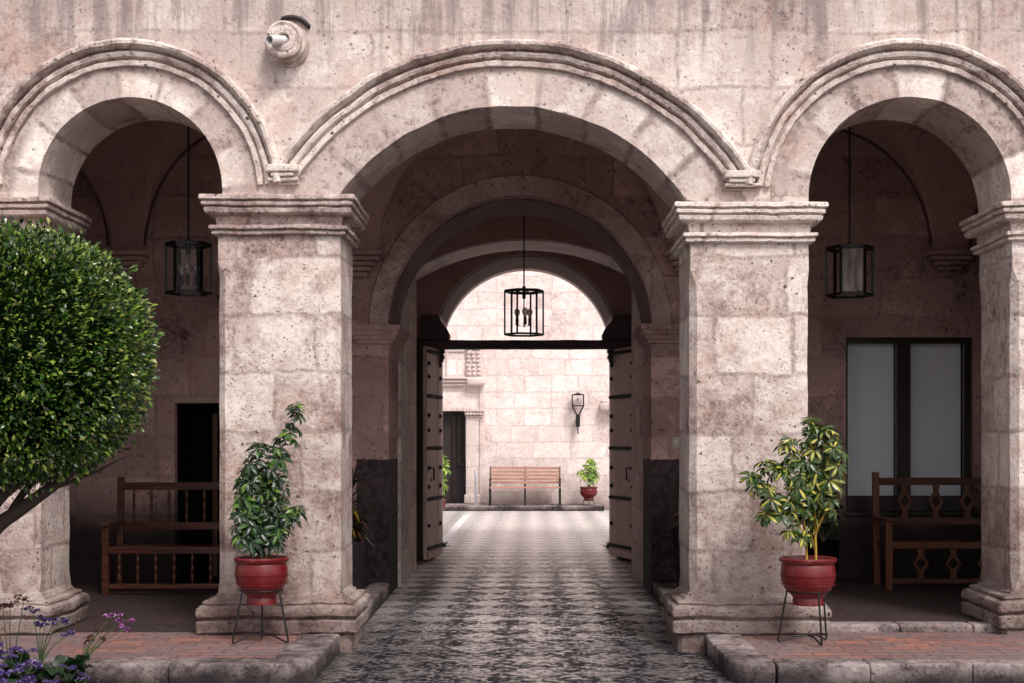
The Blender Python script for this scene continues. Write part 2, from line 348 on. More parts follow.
M['petal'] = m_leaf('purple_petal', [(0, (.02, .008, .06)), (.5, (.06, .025, .17)), (.85, (.15, .08, .34)), (1, (.55, .45, .72))], .6)
M['pinkpetal'] = m_leaf('pink_petal', [(0, (.12, .015, .09)), (.5, (.30, .05, .26)), (.9, (.45, .15, .50)), (1, (.75, .6, .85))], .6)
M['dryhead'] = m_leaf('dried_flower', [(0, (.05, .012, .010)), (1, (.14, .04, .025))], .8)
M['staticeleaf'] = m_leaf('wavy_leaf', [(0, (.008, .022, .008)), (1, (.035, .075, .02))], .5)

# ------------------------------------------------------------------ mesh builder
class MB:
    def __init__(s): s.v = []; s.f = []; s.attr = []
    def add(s, vs, fs, at=None):
        b = len(s.v); s.v += [Vector(q) for q in vs]; s.f += [tuple(i + b for i in f) for f in fs]
        s.attr += at if at else [0.] * len(vs)
        return s
    def box(s, x0, x1, y0, y1, z0, z1):
        vs = [(x, y, z) for z in (z0, z1) for y in (y0, y1) for x in (x0, x1)]
        return s.add(vs, [(0, 2, 3, 1), (4, 5, 7, 6), (0, 1, 5, 4), (2, 6, 7, 3), (0, 4, 6, 2), (1, 3, 7, 5)])
    def obox(s, p, q, w, d, up=(0, 0, 1)):
        """bar from p to q with section w x d"""
        p, q = Vector(p), Vector(q); t = (q - p).normalized(); u = Vector(up)
        if abs(t.dot(u)) > .95: u = Vector((0, 1, 0))
        a = t.cross(u).normalized(); b = a.cross(t).normalized()
        vs = [c + a * i * w / 2 + b * j * d / 2 for c in (p, q) for i, j in ((-1, -1), (1, -1), (1, 1), (-1, 1))]
        return s.add(vs, [(3, 2, 1, 0), (4, 5, 6, 7)] + [(i, (i + 1) % 4, 4 + (i + 1) % 4, 4 + i) for i in range(4)])
    def tube(s, pts, r, n=8, cap=True):
        pts = [Vector(p) for p in pts]; rs = r if isinstance(r, (list, tuple)) else [r] * len(pts)
        vs, fs = [], []; ref = Vector((.3, .5, .81)).normalized()
        for i, p in enumerate(pts):
            t = (pts[min(i + 1, len(pts) - 1)] - pts[max(i - 1, 0)]).normalized()
            if i == 0:
                a = t.cross(ref)
                if a.length < .1: a = t.cross(Vector((1, 0, 0)))
            else: a = a - t * a.dot(t)
            a.normalize(); b = t.cross(a)
            vs += [p + (a * math.cos(2 * PI * k / n) + b * math.sin(2 * PI * k / n)) * rs[i] for k in range(n)]
        for i in range(len(pts) - 1):
            for k in range(n):
                fs.append((i * n + k, i * n + (k + 1) % n, (i + 1) * n + (k + 1) % n, (i + 1) * n + k))
        if cap: fs += [tuple(range(n))[::-1], tuple((len(pts) - 1) * n + k for k in range(n))]
        return s.add(vs, fs)
    def lathe(s, prof, c=(0, 0, 0), n=32, mat=None, cap=True):
        vs, fs = [], []; c = Vector(c)
        for r, z in prof:
            for k in range(n):
                p = Vector((r * math.cos(2 * PI * k / n), r * math.sin(2 * PI * k / n), z))
                if mat: p = mat @ p
                vs.append(p + c)
        for i in range(len(prof) - 1):
            for k in range(n): fs.append((i * n + k, i * n + (k + 1) % n, (i + 1) * n + (k + 1) % n, (i + 1) * n + k))
        if cap: fs += [tuple(range(n))[::-1], tuple((len(prof) - 1) * n + k for k in range(n))]
        return s.add(vs, fs)
    def rbox(s, x0, x1, y0, y1, z0, z1, r=.015, step=.12, amp=.006):
        """stone block: rounded arrises and worn, uneven faces"""
        lo, hi = Vector((x0, y0, z0)), Vector((x1, y1, z1)); r = min(r, (hi - lo)[0] / 2.1, (hi - lo)[1] / 2.1, (hi - lo)[2] / 2.1)
        def ticks(a, b):
            n = max(2, int((b - a) / step)); return [a, a + r * .5, a + r] + [a + r + (b - a - 2 * r) * i / n for i in range(1, n)] + [b - r, b - r * .5, b]
        T = [ticks(lo[i], hi[i]) for i in range(3)]
        for ax in range(3):
            u, w = (ax + 1) % 3, (ax + 2) % 3
            for side in (0, 1):
                vs, fs = [], []; A, B = T[u], T[w]
                for i, a in enumerate(A):
                    for j, b in enumerate(B):
                        p = Vector((0, 0, 0)); p[ax] = hi[ax] if side else lo[ax]; p[u] = a; p[w] = b
                        q = Vector([min(max(p[k], lo[k] + r), hi[k] - r) for k in range(3)])
                        d = p - q
                        if d.length > 1e-9: p = q + d.normalized() * r
                        nz = noise.noise_vector(p * 3.1) * amp + noise.noise_vector(p * 11.) * amp * .5
                        vs.append(p + nz)
                for i in range(len(A) - 1):
                    for j in range(len(B) - 1):
                        q = (i * len(B) + j, (i + 1) * len(B) + j, (i + 1) * len(B) + j + 1, i * len(B) + j + 1)
                        fs.append(q if side else q[::-1])
                s.add(vs, fs)
        return s
    def loft(s, x0, x1, y0, y1, prof, amp=.006, step=.07, cap=True):
        """mitred rectangular moulding; prof = [(z, offset, corner chamfer)]"""
        def ring(o, ch):
            X0, X1, Y0, Y1 = x0 - o, x1 + o, y0 - o, y1 + o
            cs = [((X0 + ch, Y0), (X1 - ch, Y0)), ((X1, Y0 + ch), (X1, Y1 - ch)), ((X1 - ch, Y1), (X0 + ch, Y1)), ((X0, Y1 - ch), (X0, Y0 + ch))]
            pts = []
            for i, (a, b) in enumerate(cs):
                n = max(2, int(((x1 - x0) if i % 2 == 0 else (y1 - y0)) / step))
                for k in range(n + 1): pts.append((a[0] + (b[0] - a[0]) * k / n, a[1] + (b[1] - a[1]) * k / n))
            return pts
        vs, fs = [], []; m = None
        for z, o, ch in prof:
            rg = ring(o, max(ch, .004)); m = len(rg)
            for x, y in rg:
                p = Vector((x, y, z)); vs.append(p + noise.noise_vector(p * 3.3 + Vector((7, 0, 0))) * amp + noise.noise_vector(p * 13.) * amp * .7)
        for i in range(len(prof) - 1):
            for k in range(m): fs.append((i * m + k, i * m + (k + 1) % m, (i + 1) * m + (k + 1) % m, (i + 1) * m + k))
        if cap: fs += [tuple(range(m))[::-1], tuple((len(prof) - 1) * m + k for k in range(m))]
        return s.add(vs, fs)
    def archwall(s, xs, zb, zt, y0, y1, rows=6):
        """wall whose underside follows zb(x); front, back, soffit, top"""
        n = len(xs); vs, fs = [], []
        for x in xs:
            z = zb(x)
            for y in (y0, y1):
                for k in range(rows + 1): vs.append((x, y, z + (zt - z) * k / rows))
        q = 2 * (rows + 1)
        for i in range(n - 1):
            a, b = i * q, (i + 1) * q
            for k in range(rows):
                fs.append((a + k, b + k, b + k + 1, a + k + 1)); fs.append((a + rows + 1 + k + 1, b + rows + 1 + k + 1, b + rows + 1 + k, a + rows + 1 + k))
            fs.append((a, a + rows + 1, b + rows + 1, b)); fs.append((a + rows, b + rows, b + 2 * rows + 1, a + 2 * rows + 1))
        fs.append(tuple(range(0, rows + 1)) + tuple(range(2 * rows + 1, rows, -1)))
        e = (n - 1) * q; fs.append(tuple(e + k for k in range(rows, -1, -1)) + tuple(e + k for k in range(rows + 1, 2 * rows + 2)))
        return s.add(vs, fs)
    def leaf2(s, b, d, up, L, w, fold=.25, droop=.2):
        b, d, up = Vector(b), Vector(d).normalized(), Vector(up)
        a = d.cross(up)
        if a.length < .05: a = d.cross(Vector((1, 0, .3)))
        a.normalize(); nrm = a.cross(d).normalized()
        m1 = b + d * L * .33 - nrm * L * droop * .05; m2 = b + d * L * .68 - nrm * L * droop * .4; tip = b + d * L - nrm * L * droop
        h = w / 2; up1 = nrm * w * fold
        vs = [b, m1 + a * h * .8 + up1, m2 + a * h + up1, tip, m2 - a * h + up1, m1 - a * h * .8 + up1, m1, m2]
        return s.add(vs, [(0, 1, 6), (1, 2, 7, 6), (2, 3, 7), (0, 6, 5), (6, 7, 4, 5), (7, 3, 4)], [.5, 0, 0, .3, 0, 0, 1., 1.])
    def leaf(s, b, d, up, L, w, fold=.25, droop=.2, mid=True):
        b, d, up = Vector(b), Vector(d).normalized(), Vector(up)
        a = d.cross(up)
        if a.length < .05: a = d.cross(Vector((1, 0, .3)))
        a.normalize(); nrm = a.cross(d).normalized()
        m = b + d * L * .5 ; tip = b + d * L - nrm * L * droop
        vs = [b, m + a * w / 2 + nrm * w * fold, tip, m - a * w / 2 + nrm * w * fold, m + nrm * L * droop * .2]
        return s.add(vs, [(0, 1, 2, 4), (0, 4, 2, 3)], [.5, 0, .2, 0, 1.])

def wloc(o):
    v = Vector((0, 0, 0))
    while o is not None: v += Vector(o.location); o = o.parent
    return v

def obj(name, mb, mat, parent=None, smooth=None, label=None, local=False, bev=0.):
    me = bpy.data.meshes.new(name)
    off = Vector((0, 0, 0)) if local or parent is None else wloc(parent)
    me.from_pydata([v - off for v in mb.v], [], mb.f)
    if any(mb.attr):
        a = me.attributes.new('mid', 'FLOAT', 'POINT'); a.data.foreach_set('value', mb.attr)
    me.validate(); me.update()
    if smooth is not None:
        for p in me.polygons: p.use_smooth = True
        me.set_sharp_from_angle(angle=R(smooth))
    me.materials.append(M[mat] if isinstance(mat, str) else mat)
    o = bpy.data.objects.new(name, me); C.objects.link(o)
    if parent is not None: o.parent = parent
    if label: o['label'] = label
    if bev:
        b = o.modifiers.new('bevel', 'BEVEL'); b.width = bev; b.segments = 2; b.limit_method = 'ANGLE'
    return o
def tag(o, label, cat, group=None):
    o['label'] = label; o['category'] = cat
    if group: o['group'] = group
    return o
def thing(name, label, cat, loc=(0, 0, 0), rz=0., group=None):
    o = bpy.data.objects.new(name, None); C.objects.link(o); o.location = loc; o.rotation_euler = (0, 0, rz)
    o.empty_display_size = .2
    return tag(o, label, cat, group)
def struct(name, mb, mat, smooth=None):
    o = obj(name, mb, mat, None, smooth); o['kind'] = 'structure'; return o
def dup(root, loc, rz=None, label=None, group=None):
    def cp(o, par):
        c = o.copy(); C.objects.link(c)
        if par is not None: c.parent = par
        for ch in o.children: cp(ch, c)
        return c
    kids = list(root.children)
    r = root.copy(); C.objects.link(r); r.location = loc
    if rz is not None: r.rotation_euler = (0, 0, rz)
    if label: r['label'] = label
    if group: r['group'] = group
    for k in kids: cp(k, r)
    return r

# ------------------------------------------------------------------ ground
g = MB(); g.box(-150, 150, -60, 200, -.5, 0.0); struct('ground', g, m_simple('plain_ground', (.12, .105, .10), .9, 0, 4, .3))
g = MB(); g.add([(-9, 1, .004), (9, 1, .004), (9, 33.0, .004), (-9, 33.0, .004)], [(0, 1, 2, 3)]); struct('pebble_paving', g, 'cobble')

FY = 10.94            # front plane of the arcade
# left and right terraces in front of the arcade
def terrace(name, x0, x1, y0, y1, z, edge):
    mb = MB(); mb.box(x0 + .2, x1 - .2, y0 + .2, y1, 0.0, z - .012); struct(name, mb, 'tile')
tl = MB(); tl.box(-6.2, -1.62, 9.62, 10.98, .006, .142); struct('left_terrace_paving', tl, 'tile')
tr_ = MB(); tr_.box(1.62, 6.4, 9.55, 10.98, .006, .142); struct('right_terrace_paving', tr_, 'tile')
kb = MB()
random.seed(3)
x = -6.2
while x < -1.95:
    w = random.uniform(.42, .75); x2 = min(x + w, -1.72)
    if -1.72 - x2 < .3: x2 = -1.72
    kb.rbox(x, x2 - .002, 9.38 + random.uniform(-.012, .012), 9.66, 0, .15 + random.uniform(-.006, .004), .02, .05, .009); x = x2
    if x2 >= -1.72: break
# rounded corner stone
def corner_stone(mb, cx, cy, r, sx, z, h0=0.):
    pts = []
    for k in range(9):
        a = R(90) * k / 8
        pts.append((cx + sx * r * math.sin(a), cy - r * math.cos(a)))
    pts += [(cx + sx * r, cy + .18), (cx - .02 * sx, cy + .18)]
    n = len(pts)
    rings = [(0, 0), (z - .025, 0), (z - .008, .008), (z, .028)]
    vs, fs = [], []; c = Vector((cx, cy + .05, 0))
    for zz, ins in rings:
        for px_, py_ in pts:
            d = (c - Vector((px_, py_, 0))).normalized() * ins; p = Vector((px_ + d.x, py_ + d.y, zz))
            vs.append(p + noise.noise_vector(p * 9.) * .008)
    for i in range(3):
        for k in range(n):
            q = (i * n + k, i * n + (k + 1) % n, (i + 1) * n + (k + 1) % n, (i + 1) * n + k); fs.append(q if sx > 0 else q[::-1])
    top = tuple(3 * n + k for k in range(n)); fs.append(top if sx > 0 else top[::-1]); mb.add(vs, fs)
corner_stone(kb, -1.72, 9.66, .28, 1, .15)
y = 9.85
for y2 in (10.42, 10.98):
    kb.rbox(-1.74, -1.44, y, y2 - .008, 0, .15, .02, .05, .008); y = y2
struct('left_kerb', kb, 'kerb', 45)
kb = MB(); x = 1.68
while x < 6.4:
    x2 = x + random.uniform(.5, .9); kb.rbox(x, x2 - .002, 9.36 + random.uniform(-.012, .012), 9.6, 0, .15 + random.uniform(-.006, .004), .02, .05, .009); x = x2
corner_stone(kb, 1.66, 9.60, .27, -1, .15)
y = 9.79
for y2 in (10.35, 10.98):
    kb.rbox(1.38, 1.66, y, y2 - .008, 0, .15, .02, .05, .008); y = y2
struct('right_kerb', kb, 'kerb', 45)
# gallery floors
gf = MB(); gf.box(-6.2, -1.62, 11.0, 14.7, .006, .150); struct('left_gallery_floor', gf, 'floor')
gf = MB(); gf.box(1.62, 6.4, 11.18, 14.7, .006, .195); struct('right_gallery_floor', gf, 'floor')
kb = MB(); x = 2.36
while x < 6.4:
    x2 = x + random.uniform(.45, .8); kb.rbox(x, x2 - .006, 11.0, 11.2, .02, .20, .02, .1, .007); x = x2
for a, b in ((11.0, 11.9), (11.9, 12.8), (12.8, 13.8), (13.8, 14.68)):
    kb.rbox(-1.63, -1.43, a, b - .01, 0, .155, .02, .12, .006); kb.rbox(1.33, 1.63, a, b - .01, 0, .155, .02, .12, .006)
struct('gallery_kerb', kb, 'kerb', 45)

# ------------------------------------------------------------------ front arcade
arc = thing('arcade', 'weathered pinkish stone arcade with three round arches on square pillars', 'arcade', (0, FY, 0))
P_ = [(-4.76, -3.81, 3.53), (-2.406, -1.453, 3.55), (1.281, 2.211, 3.49), (3.80, 4.75, 3.50)]
def xs_arch(cx, r, zs, cz, n=56):
    h = math.sqrt(max(r * r - max(zs - cz, 0) ** 2, 0)) if zs > cz else r
    a0 = math.acos(h / r); return [cx - r * math.cos(a0 + (PI - 2 * a0) * k / n) for k in range(n + 1)], h
def wall_z(x):
    for (cx, cz, r, ro, zs) in ARCHES:
        zz = max(zs, 3.48)
        if abs(x - cx) < r + .02:
            d = r * r - (x - cx) ** 2
            z = cz + math.sqrt(d) if d > 0 else 0
            if z > zz - .001: return z + noise.noise(Vector((x * 6, z * 3, 0))) * .010
    for a, b, z in P_:
        if a - .05 <= x <= b + .05: return z
    if x < -4.7 or x > 4.7: return 0.
    return 3.55
xs = [-8.5, -7, -5.5, -4.7601, -4.76, -4.3]
xsA, h = xs_arch(-3.094, .72, 3.53, 3.61); xs += [-3.8141] + xsA + [-2.3739, -2.2, -1.8, -1.6]
xsB, h = xs_arch(-.117, 1.641, 3.53, 2.62, 80); xs += [xsB[0] - .0006] + xsB + [xsB[-1] + .0006, 1.5, 1.8, 2.0]
xsC, h = xs_arch(3.0, .793, 3.49, 3.54); xs += [2.2069] + xsC + [3.7931, 4.2, 4.75, 4.7501, 5.5, 7, 8.5]
xs = sorted(set(round(v, 5) for v in xs))
w = MB(); w.archwall(xs, wall_z, 6.4, FY, FY + .80, 10)
obj('wall', w, 'facade', arc, 30)

def shaft_prof(z0, z1):
    c = .055; pr = [(z0, 0, .004), (z0 + .04, 0, .02), (z0 + .12, 0, c)]
    n = 24
    for k in range(1, n): pr.append((z0 + .12 + (z1 - .34 - z0 - .12) * k / n, 0, c))
    pr += [(z1 - .34, 0, c), (z1 - .22, 0, .006), (z1, 0, .004)]
    return pr
CAPP = [(0, .118), (-.006, .126), (-.034, .128), (-.040, .122), (-.043, .098), (-.050, .098), (-.053, .108), (-.060, .114), (-.078, .112), (-.084, .104), (-.087, .080), (-.094, .080), (-.097, .090), (-.104, .096), (-.130, .090), (-.142, .078), (-.147, .064), (-.150, .018), (-.222, .012),
        (-.226, .052), (-.232, .062), (-.252, .062), (-.258, .056), (-.261, .030), (-.268, .030), (-.271, .042), (-.29, .042), (-.297, .034), (-.302, .004)]
BASP = [(0, .10), (.135, .105), (.145, .090), (.152, .095), (.156, .132), (.165, .140), (.245, .142), (.255, .134), (.260, .108), (.270, .106), (.276, .128), (.292, .145), (.325, .150), (.352, .142), (.366, .122), (.370, .098), (.378, .096), (.382, .106), (.398, .102), (.404, .080), (.408, .050), (.425, .045), (.430, .022), (.448, .012), (.455, .002)]
def pillar(x0, x1, ztop, label, zbase=0.0):
    s = MB(); s.loft(x0, x1, FY, FY + .80, shaft_prof(zbase + .43, ztop - .29), .006)
    p = obj('pillar', s, 'pillar', arc, 35, label)
    c = MB(); c.loft(x0, x1, FY, FY + .80, [(ztop + dz, o, .004) for dz, o in reversed(CAPP)], .008, .045)
    obj('capital', c, 'trim', p, 24)
    b = MB(); b.loft(x0, x1, FY, FY + .68, [(zbase + dz, o, .012 if dz > .14 else .03) for dz, o in BASP], .014, .045)
    obj('base', b, 'basestone', p, 28)
pillar(*P_[0], 'leftmost stone pillar, partly hidden behind the round tree')
pillar(*P_[1], 'square stone pillar left of the passage, green plant before it')
pillar(*P_[2], 'square stone pillar right of the passage, yellow-green plant before it')
pillar(*P_[3], 'rightmost stone pillar, cut by the picture edge', .04)

# hood mouldings
HP = [(0, -.004), (.0, .020), (.006, .034), (.040, .036), (.046, .028), (.048, .006), (.058, .006), (.062, .034), (.072, .052), (.094, .060), (.108, .054), (.114, .040), (.116, .014), (.126, .014), (.130, .058), (.138, .084), (.155, .104), (.178, .106), (.196, .092), (.205, .06), (.206, -.004)]
def hood(cx, cz, r, a0, a1, n):
    mb = MB(); vs, fs = [], []; m = len(HP)
    for k in range(n + 1):
        a = R(a0 + (a1 - a0) * k / n)
        for dr, dy in HP:
            p = Vector((cx + (r + dr) * math.cos(a), FY - dy, cz + (r + dr) * math.sin(a)))
            e = noise.noise_vector(p * 4.) * .010 + noise.noise_vector(p * 17.) * .006
            if dy > 0: p += e
            vs.append(p)
    for k in range(n):
        for j in range(m - 1): fs.append((k * m + j, k * m + j + 1, (k + 1) * m + j + 1, (k + 1) * m + j))
    fs += [tuple(range(m))[::-1], tuple(n * m + j for j in range(m))]
    mb.add(vs, fs); obj('hood_moulding', mb, 'trim', arc, 35)
hood(-3.094, 3.572, .995, 4, 176, 90)
hood(-.117, 2.54, 2.025, 32.5, 147.2, 120)
hood(2.977, 3.486, 1.085, 8, 173, 90)
def hood_corbel(cx, zt, w):
    mb = MB(); z = zt
    for k, (ww, hh, dp) in enumerate(((w, .06, .115), (w * .72, .035, .10), (w * .95, .030, .08), (w * .95, .02, .03))):
        mb.rbox(cx - ww / 2, cx + ww / 2, FY - dp, FY + .01, z - hh, z - .004, .010, .06, .006); z -= hh
    obj('corbel', mb, 'trim', arc, 40)
hood_corbel((284 - 526) / 128., EYE + (440 - 166) / 128., .25)
hood_corbel((741 - 526) / 128., EYE + (440 - 172) / 128., .28)

# waterspout
sp = thing('waterspout', 'round carved stone waterspout with a white pipe, high on the wall', 'waterspout', (-1.86, FY, EYE + (440 - 46) / 128.))
rot = Matrix.Rotation(R(90), 3, 'X') @ Matrix.Rotation(R(0), 3, 'Y')
tilt = Matrix.Rotation(R(-4), 3, 'X') @ Matrix.Rotation(R(-3), 3, 'Z')
mt = tilt @ rot
b = MB(); b.lathe([(k1 * .84, k2 * .62) for k1, k2 in [(.20, -.1), (.205, .02), (.19, .045), (.150, .06), (.150, .09), (.182, .105), (.190, .15), (.165, .165), (.140, .18), (.162, .20), (.176, .23), (.172, .26), (.15, .275), (.135, .26), (.12, .26), (.11, .275), (.06, .278), (.05, .26), (.05, .2)]], (-1.86, FY, EYE + (440 - 46) / 128.), 40, mt)
b.v = [v + noise.noise_vector(v * 14.) * .007 for v in b.v]
obj('stone_collar', b, 'trim', sp, 40)
c0 = Vector((-1.86, FY, EYE + (440 - 46) / 128.)) + mt @ Vector((0, 0, .13)); c1 = c0 + Vector((-.085, -.17, -.045))
b = MB()
n = 20; dirv = (c1 - c0).normalized(); a_ = dirv.cross(Vector((0, 0, 1))).normalized(); b_ = a_.cross(dirv)
vs = []
for c_, r_ in ((c0, .036), (c1, .036), (c1, .029), (c0, .029)):
    vs += [c_ + (a_ * math.cos(2 * PI * k / n) + b_ * math.sin(2 * PI * k / n)) * r_ for k in range(n)]
b.add(vs, [(i * n + k, i * n + (k + 1) % n, (i + 1) * n + (k + 1) % n, (i + 1) * n + k) for i in range(3) for k in range(n)]); obj('pipe', b, 'pipe', sp, 40)
b = MB(); b.lathe([(.0285, 0), (.0285, .004)], c0 + dirv * .10, 16, dirv.to_track_quat('Z', 'Y').to_matrix()); obj('pipe_bore', b, 'black', sp)
b = MB(); cc = Vector((-1.83, FY - .003, EYE + (440 - 27) / 128.))
b.tube([cc + Vector((.15 * math.cos(R(q)), -.02 * math.sin(R(q * 1.0)), .13 * math.sin(R(q)) - .06)) for q in range(20, 125, 8)], [.006] + [.019] * 12 + [.006], 8)
obj('drain_lip', b, 'darkwood', sp, 60)

# ------------------------------------------------------------------ gallery building (back wall, vault)
GY = 14.7
gal = thing('gallery_building', 'shadowed vaulted gallery wall with archway, doorway and window behind the arcade', 'building', (0, GY, 0))
w = MB()
DX0, DX1, DZ = -3.69, -2.79, 2.04
WX0, WX1, WZ0, WZ1 = 3.36, 4.70, .90, 2.73
w.box(-6.4, DX0, GY, GY + .4, 0, 5.4); w.box(DX0, DX1, GY, GY + .4, DZ, 5.4); w.box(DX1, -2.2, GY, GY + .4, 0, 5.4)
w.box(2.1, WX0, GY, GY + .4, 0, 5.4); w.box(WX0, WX1, GY, GY + .4, WZ1, 5.4); w.box(WX0, WX1, GY, GY + .4, 0, WZ0); w.box(WX1, 6.6, GY, GY + .4, 0, 5.4)
ICX, IR, ICZ, IZS = -.063, 1.38, 2.81, 2.85
def inner_z(x):
    d = IR * IR - (x - ICX) ** 2
    if d > 0: return max(ICZ + math.sqrt(d), IZS - .04 if abs(x - ICX) > IR - .001 else 0) + noise.noise(Vector((x * 5, 3, 0))) * .008
    return 0.
xi = [-2.2, -1.9, -1.6, ICX - IR - .0006] + [ICX - IR * math.cos(PI * k / 64) for k in range(0, 65)] + [ICX + IR + .0006, 1.6, 1.85, 2.1]
w.archwall(sorted(set(round(v, 5) for v in xi)), inner_z, 5.4, GY, GY + 1.05, 8)
w.box(-6.6, -6.4, FY + .80, GY + .4, 0, 5.4); w.box(6.6, 6.8, FY + .80, GY + .4, 0, 5.4)
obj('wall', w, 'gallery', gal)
# archivolt ring round the inner arch
b = MB(); vs, fs = [], []; prof = [(.0, -.004), (.004, .022), (.20, .026), (.215, -.004)]
for k in range(73):
    a = PI * k / 72
    for dr, dy in prof: vs.append((ICX + (IR + dr) * math.cos(a), GY - dy, ICZ + .03 + (IR + dr) * math.sin(a)))
fs = [(k * 4 + j, k * 4 + j + 1, k * 4 + j + 5, k * 4 + j + 4) for k in range(72) for j in range(3)]
b.add(vs, fs); obj('archivolt', b, 'ringstone', gal, 30)
b = MB(); vs = []
for k in range(73):
    a = R(3) + R(174) * k / 72
    for rr, yy in ((IR - .018, GY + .03), (IR - .018, GY + 1.03), (IR - .0, GY + 1.03), (IR - .0, GY + .03)): vs.append((ICX + rr * math.cos(a), yy, ICZ + rr * math.sin(a)))
b.add(vs, [(k * 4 + j, k * 4 + (j + 1) % 4, k * 4 + 4 + (j + 1) % 4, k * 4 + 4 + j) for k in range(72) for j in range(4)]); obj('arch_soffit', b, 'soffit', gal, 30)  # added shell, its dark colour paints the shade under the inner arch
# groin vault
BAYS = [(-5.4, 1.03), (-2.95, 1.06), (-.05, 1.50), (3.02, 1.24), (5.85, 1.2)]
yc, hy, zs_, rise = (FY + .80 + GY) / 2, (GY - FY - .80) / 2 - .0, 3.62, 1.33
def vz(x, y):
    z = max(0, 1 - ((y - yc) / hy) ** 2) ** .5
    q = 0
    for xc, hx in BAYS:
        d = 1 - ((x - xc) / hx) ** 2
        if d > 0: q = max(q, math.sqrt(d))
    return zs_ + rise * max(z, q)
b = MB(); nx, ny = 420, 44; vs = []
for i in range(nx + 1):
    x = -6.5 + 13.2 * i / nx
    for j in range(ny + 1):
        y = yc - hy * math.cos(PI * j / ny); vs.append((x, y, vz(x, y)))
b.add(vs, [(i * (ny + 1) + j, i * (ny + 1) + j + 1, (i + 1) * (ny + 1) + j + 1, (i + 1) * (ny + 1) + j) for i in range(nx) for j in range(ny)])
obj('vault', b, 'vault', gal, 40)
for xc, hx in BAYS[:2] + BAYS[3:]:
    for a0, a1 in ((3, 177),):
        b = MB(); b.tube([(xc + (hx - .01) * math.cos(R(a0 + (a1 - a0) * k / 60)), GY - .006, zs_ + (rise - .01) * math.sin(R(a0 + (a1 - a0) * k / 60))) for k in range(61)], .017, 8)
        obj('groin_shadow_line', b, 'shadelining', gal, 50)  # added dark roll draws the shadowy arc along the vault edge
def vcorbel(cx, zt, y=GY, sgn=-1):
    b = MB(); z = zt; ww, dp = .50, .28
    for k in range(5):
        hh = (.055, .05, .05, .05, .06)[k]
        b.rbox(cx - ww / 2, cx + ww / 2, min(y, y + sgn * dp), max(y, y + sgn * dp), z - hh, z - .006, .014, .08, .006)
        z -= hh; ww -= .085; dp -= .045
    obj('vault_corbel', b, 'gallery', gal, 40)
for cx in (-4.17, -1.73, 1.68, 4.41): vcorbel(cx, 3.62)
# capitals of the inner arch
ICAP = [(0, .20), (-.05, .205), (-.06, .18), (-.10, .16), (-.108, .13), (-.15, .11), (-.158, .08), (-.19, .07), (-.20, .03), (-.25, .0)]
for x0, x1, zt in ((-1.74, -1.44, 2.85), (1.32, 1.62, 2.86)):
    b = MB(); b.loft(x0 + (.0 if x0 < 0 else .0), x1, GY + .0, GY + 1.0, [(zt + dz, o * .6, .004) for dz, o in reversed(ICAP)], .006, .06)
    obj('capital', b, 'gallery', gal, 30)
# roof slab
b = MB(); b.box(-6.8, 7.0, FY + .80, 21.1, 5.42, 5.7); obj('roof', b, 'roof', gal)
# doorway on the left, dark
dr = obj('door', MB().box(DX0 + .1, DX1 - .1, GY + .26, GY + .30, .15, DZ - .09), 'black', gal, None, 'dark wooden door behind the bench')
b = MB(); b.box(DX0, DX0 + .1, GY + .12, GY + .34, .15, DZ); b.box(DX1 - .1, DX1, GY + .12, GY + .34, .15, DZ); b.box(DX0 + .1, DX1 - .1, GY + .12, GY + .34, DZ - .09, DZ)
obj('door_frame', b, 'black', dr)
b = MB(); b.box(-3.34, -3.29, GY + .22, GY + .257, .2, DZ - .1); obj('door_stile', b, 'benchwood', dr)
# window on the right
wf = MB(); fy0, fy1 = GY + .07, GY + .16
wf.box(WX0, WX0 + .035, fy0, fy1, WZ0, WZ1); wf.box(WX1 - .075, WX1, fy0, fy1, WZ0, WZ1)
wf.box(WX0 + .035, WX1 - .075, fy0, fy1, WZ1 - .06, WZ1); wf.box(WX0 + .035, WX1 - .075, fy0, fy1, WZ0, WZ0 + .16)
wf.box(3.91, 4.055, fy0 - .01, fy1, WZ0 + .16, WZ1 - .06)
win = obj('window', wf, 'frame', gal, None, 'dark framed window with two tall pale panes', bev=.004)
for a, c in ((WX0 + .035, 3.91), (4.055, WX1 - .075)):
    obj('pane', MB().box(a, c, fy0 + .03, fy0 + .036, WZ0 + .16, WZ1 - .06), 'winglass', win)
    obj('blind', MB().box(a, c, fy1 + .04, fy1 + .05, WZ0 + .1, WZ1 - .02), 'blind', win)
obj('sill', MB().rbox(WX0 - .02, WX1 + .03, GY - .05, GY + .07, WZ0 - .05, WZ0 + .0, .01, .1, .003), 'frame', win)
for q in ((WX0 - .1, WX1 + .1, GY + .385, GY + .42, WZ0 - .1, WZ1 + .1), (DX0 - .1, DX1 + .1, GY + .385, GY + .42, 0, DZ + .1)): obj('dark_lining', MB().box(*q), 'black', gal)
# light switch plate
sw = thing('switch_plate', 'small beige plate on the passage wall right of the doors', 'wall plate', W(675.5, 442, 95) + Vector((0, -.01, 0)))
c0 = W(675.5, 442, 95)
b = MB(); b.box(c0.x - .038, c0.x + .038, GY - .014, GY - .003, c0.z - .055, c0.z + .055); obj('plate', b, 'plate', sw, bev=.003)
b = MB(); b.box(c0.x - .012, c0.x + .012, GY - .019, GY - .0145, c0.z - .02, c0.z + .02); obj('rocker', b, 'pipe', sw)
sw2 = tag(obj('junction_box', MB().box(W(863, 529, 95).x - .05, W(863, 529, 95).x + .05, GY - .02, GY - .003, .70, .78), 'gallery', None, bev=.004), 'small pale box low on the wall left of the window bench', 'wall box')

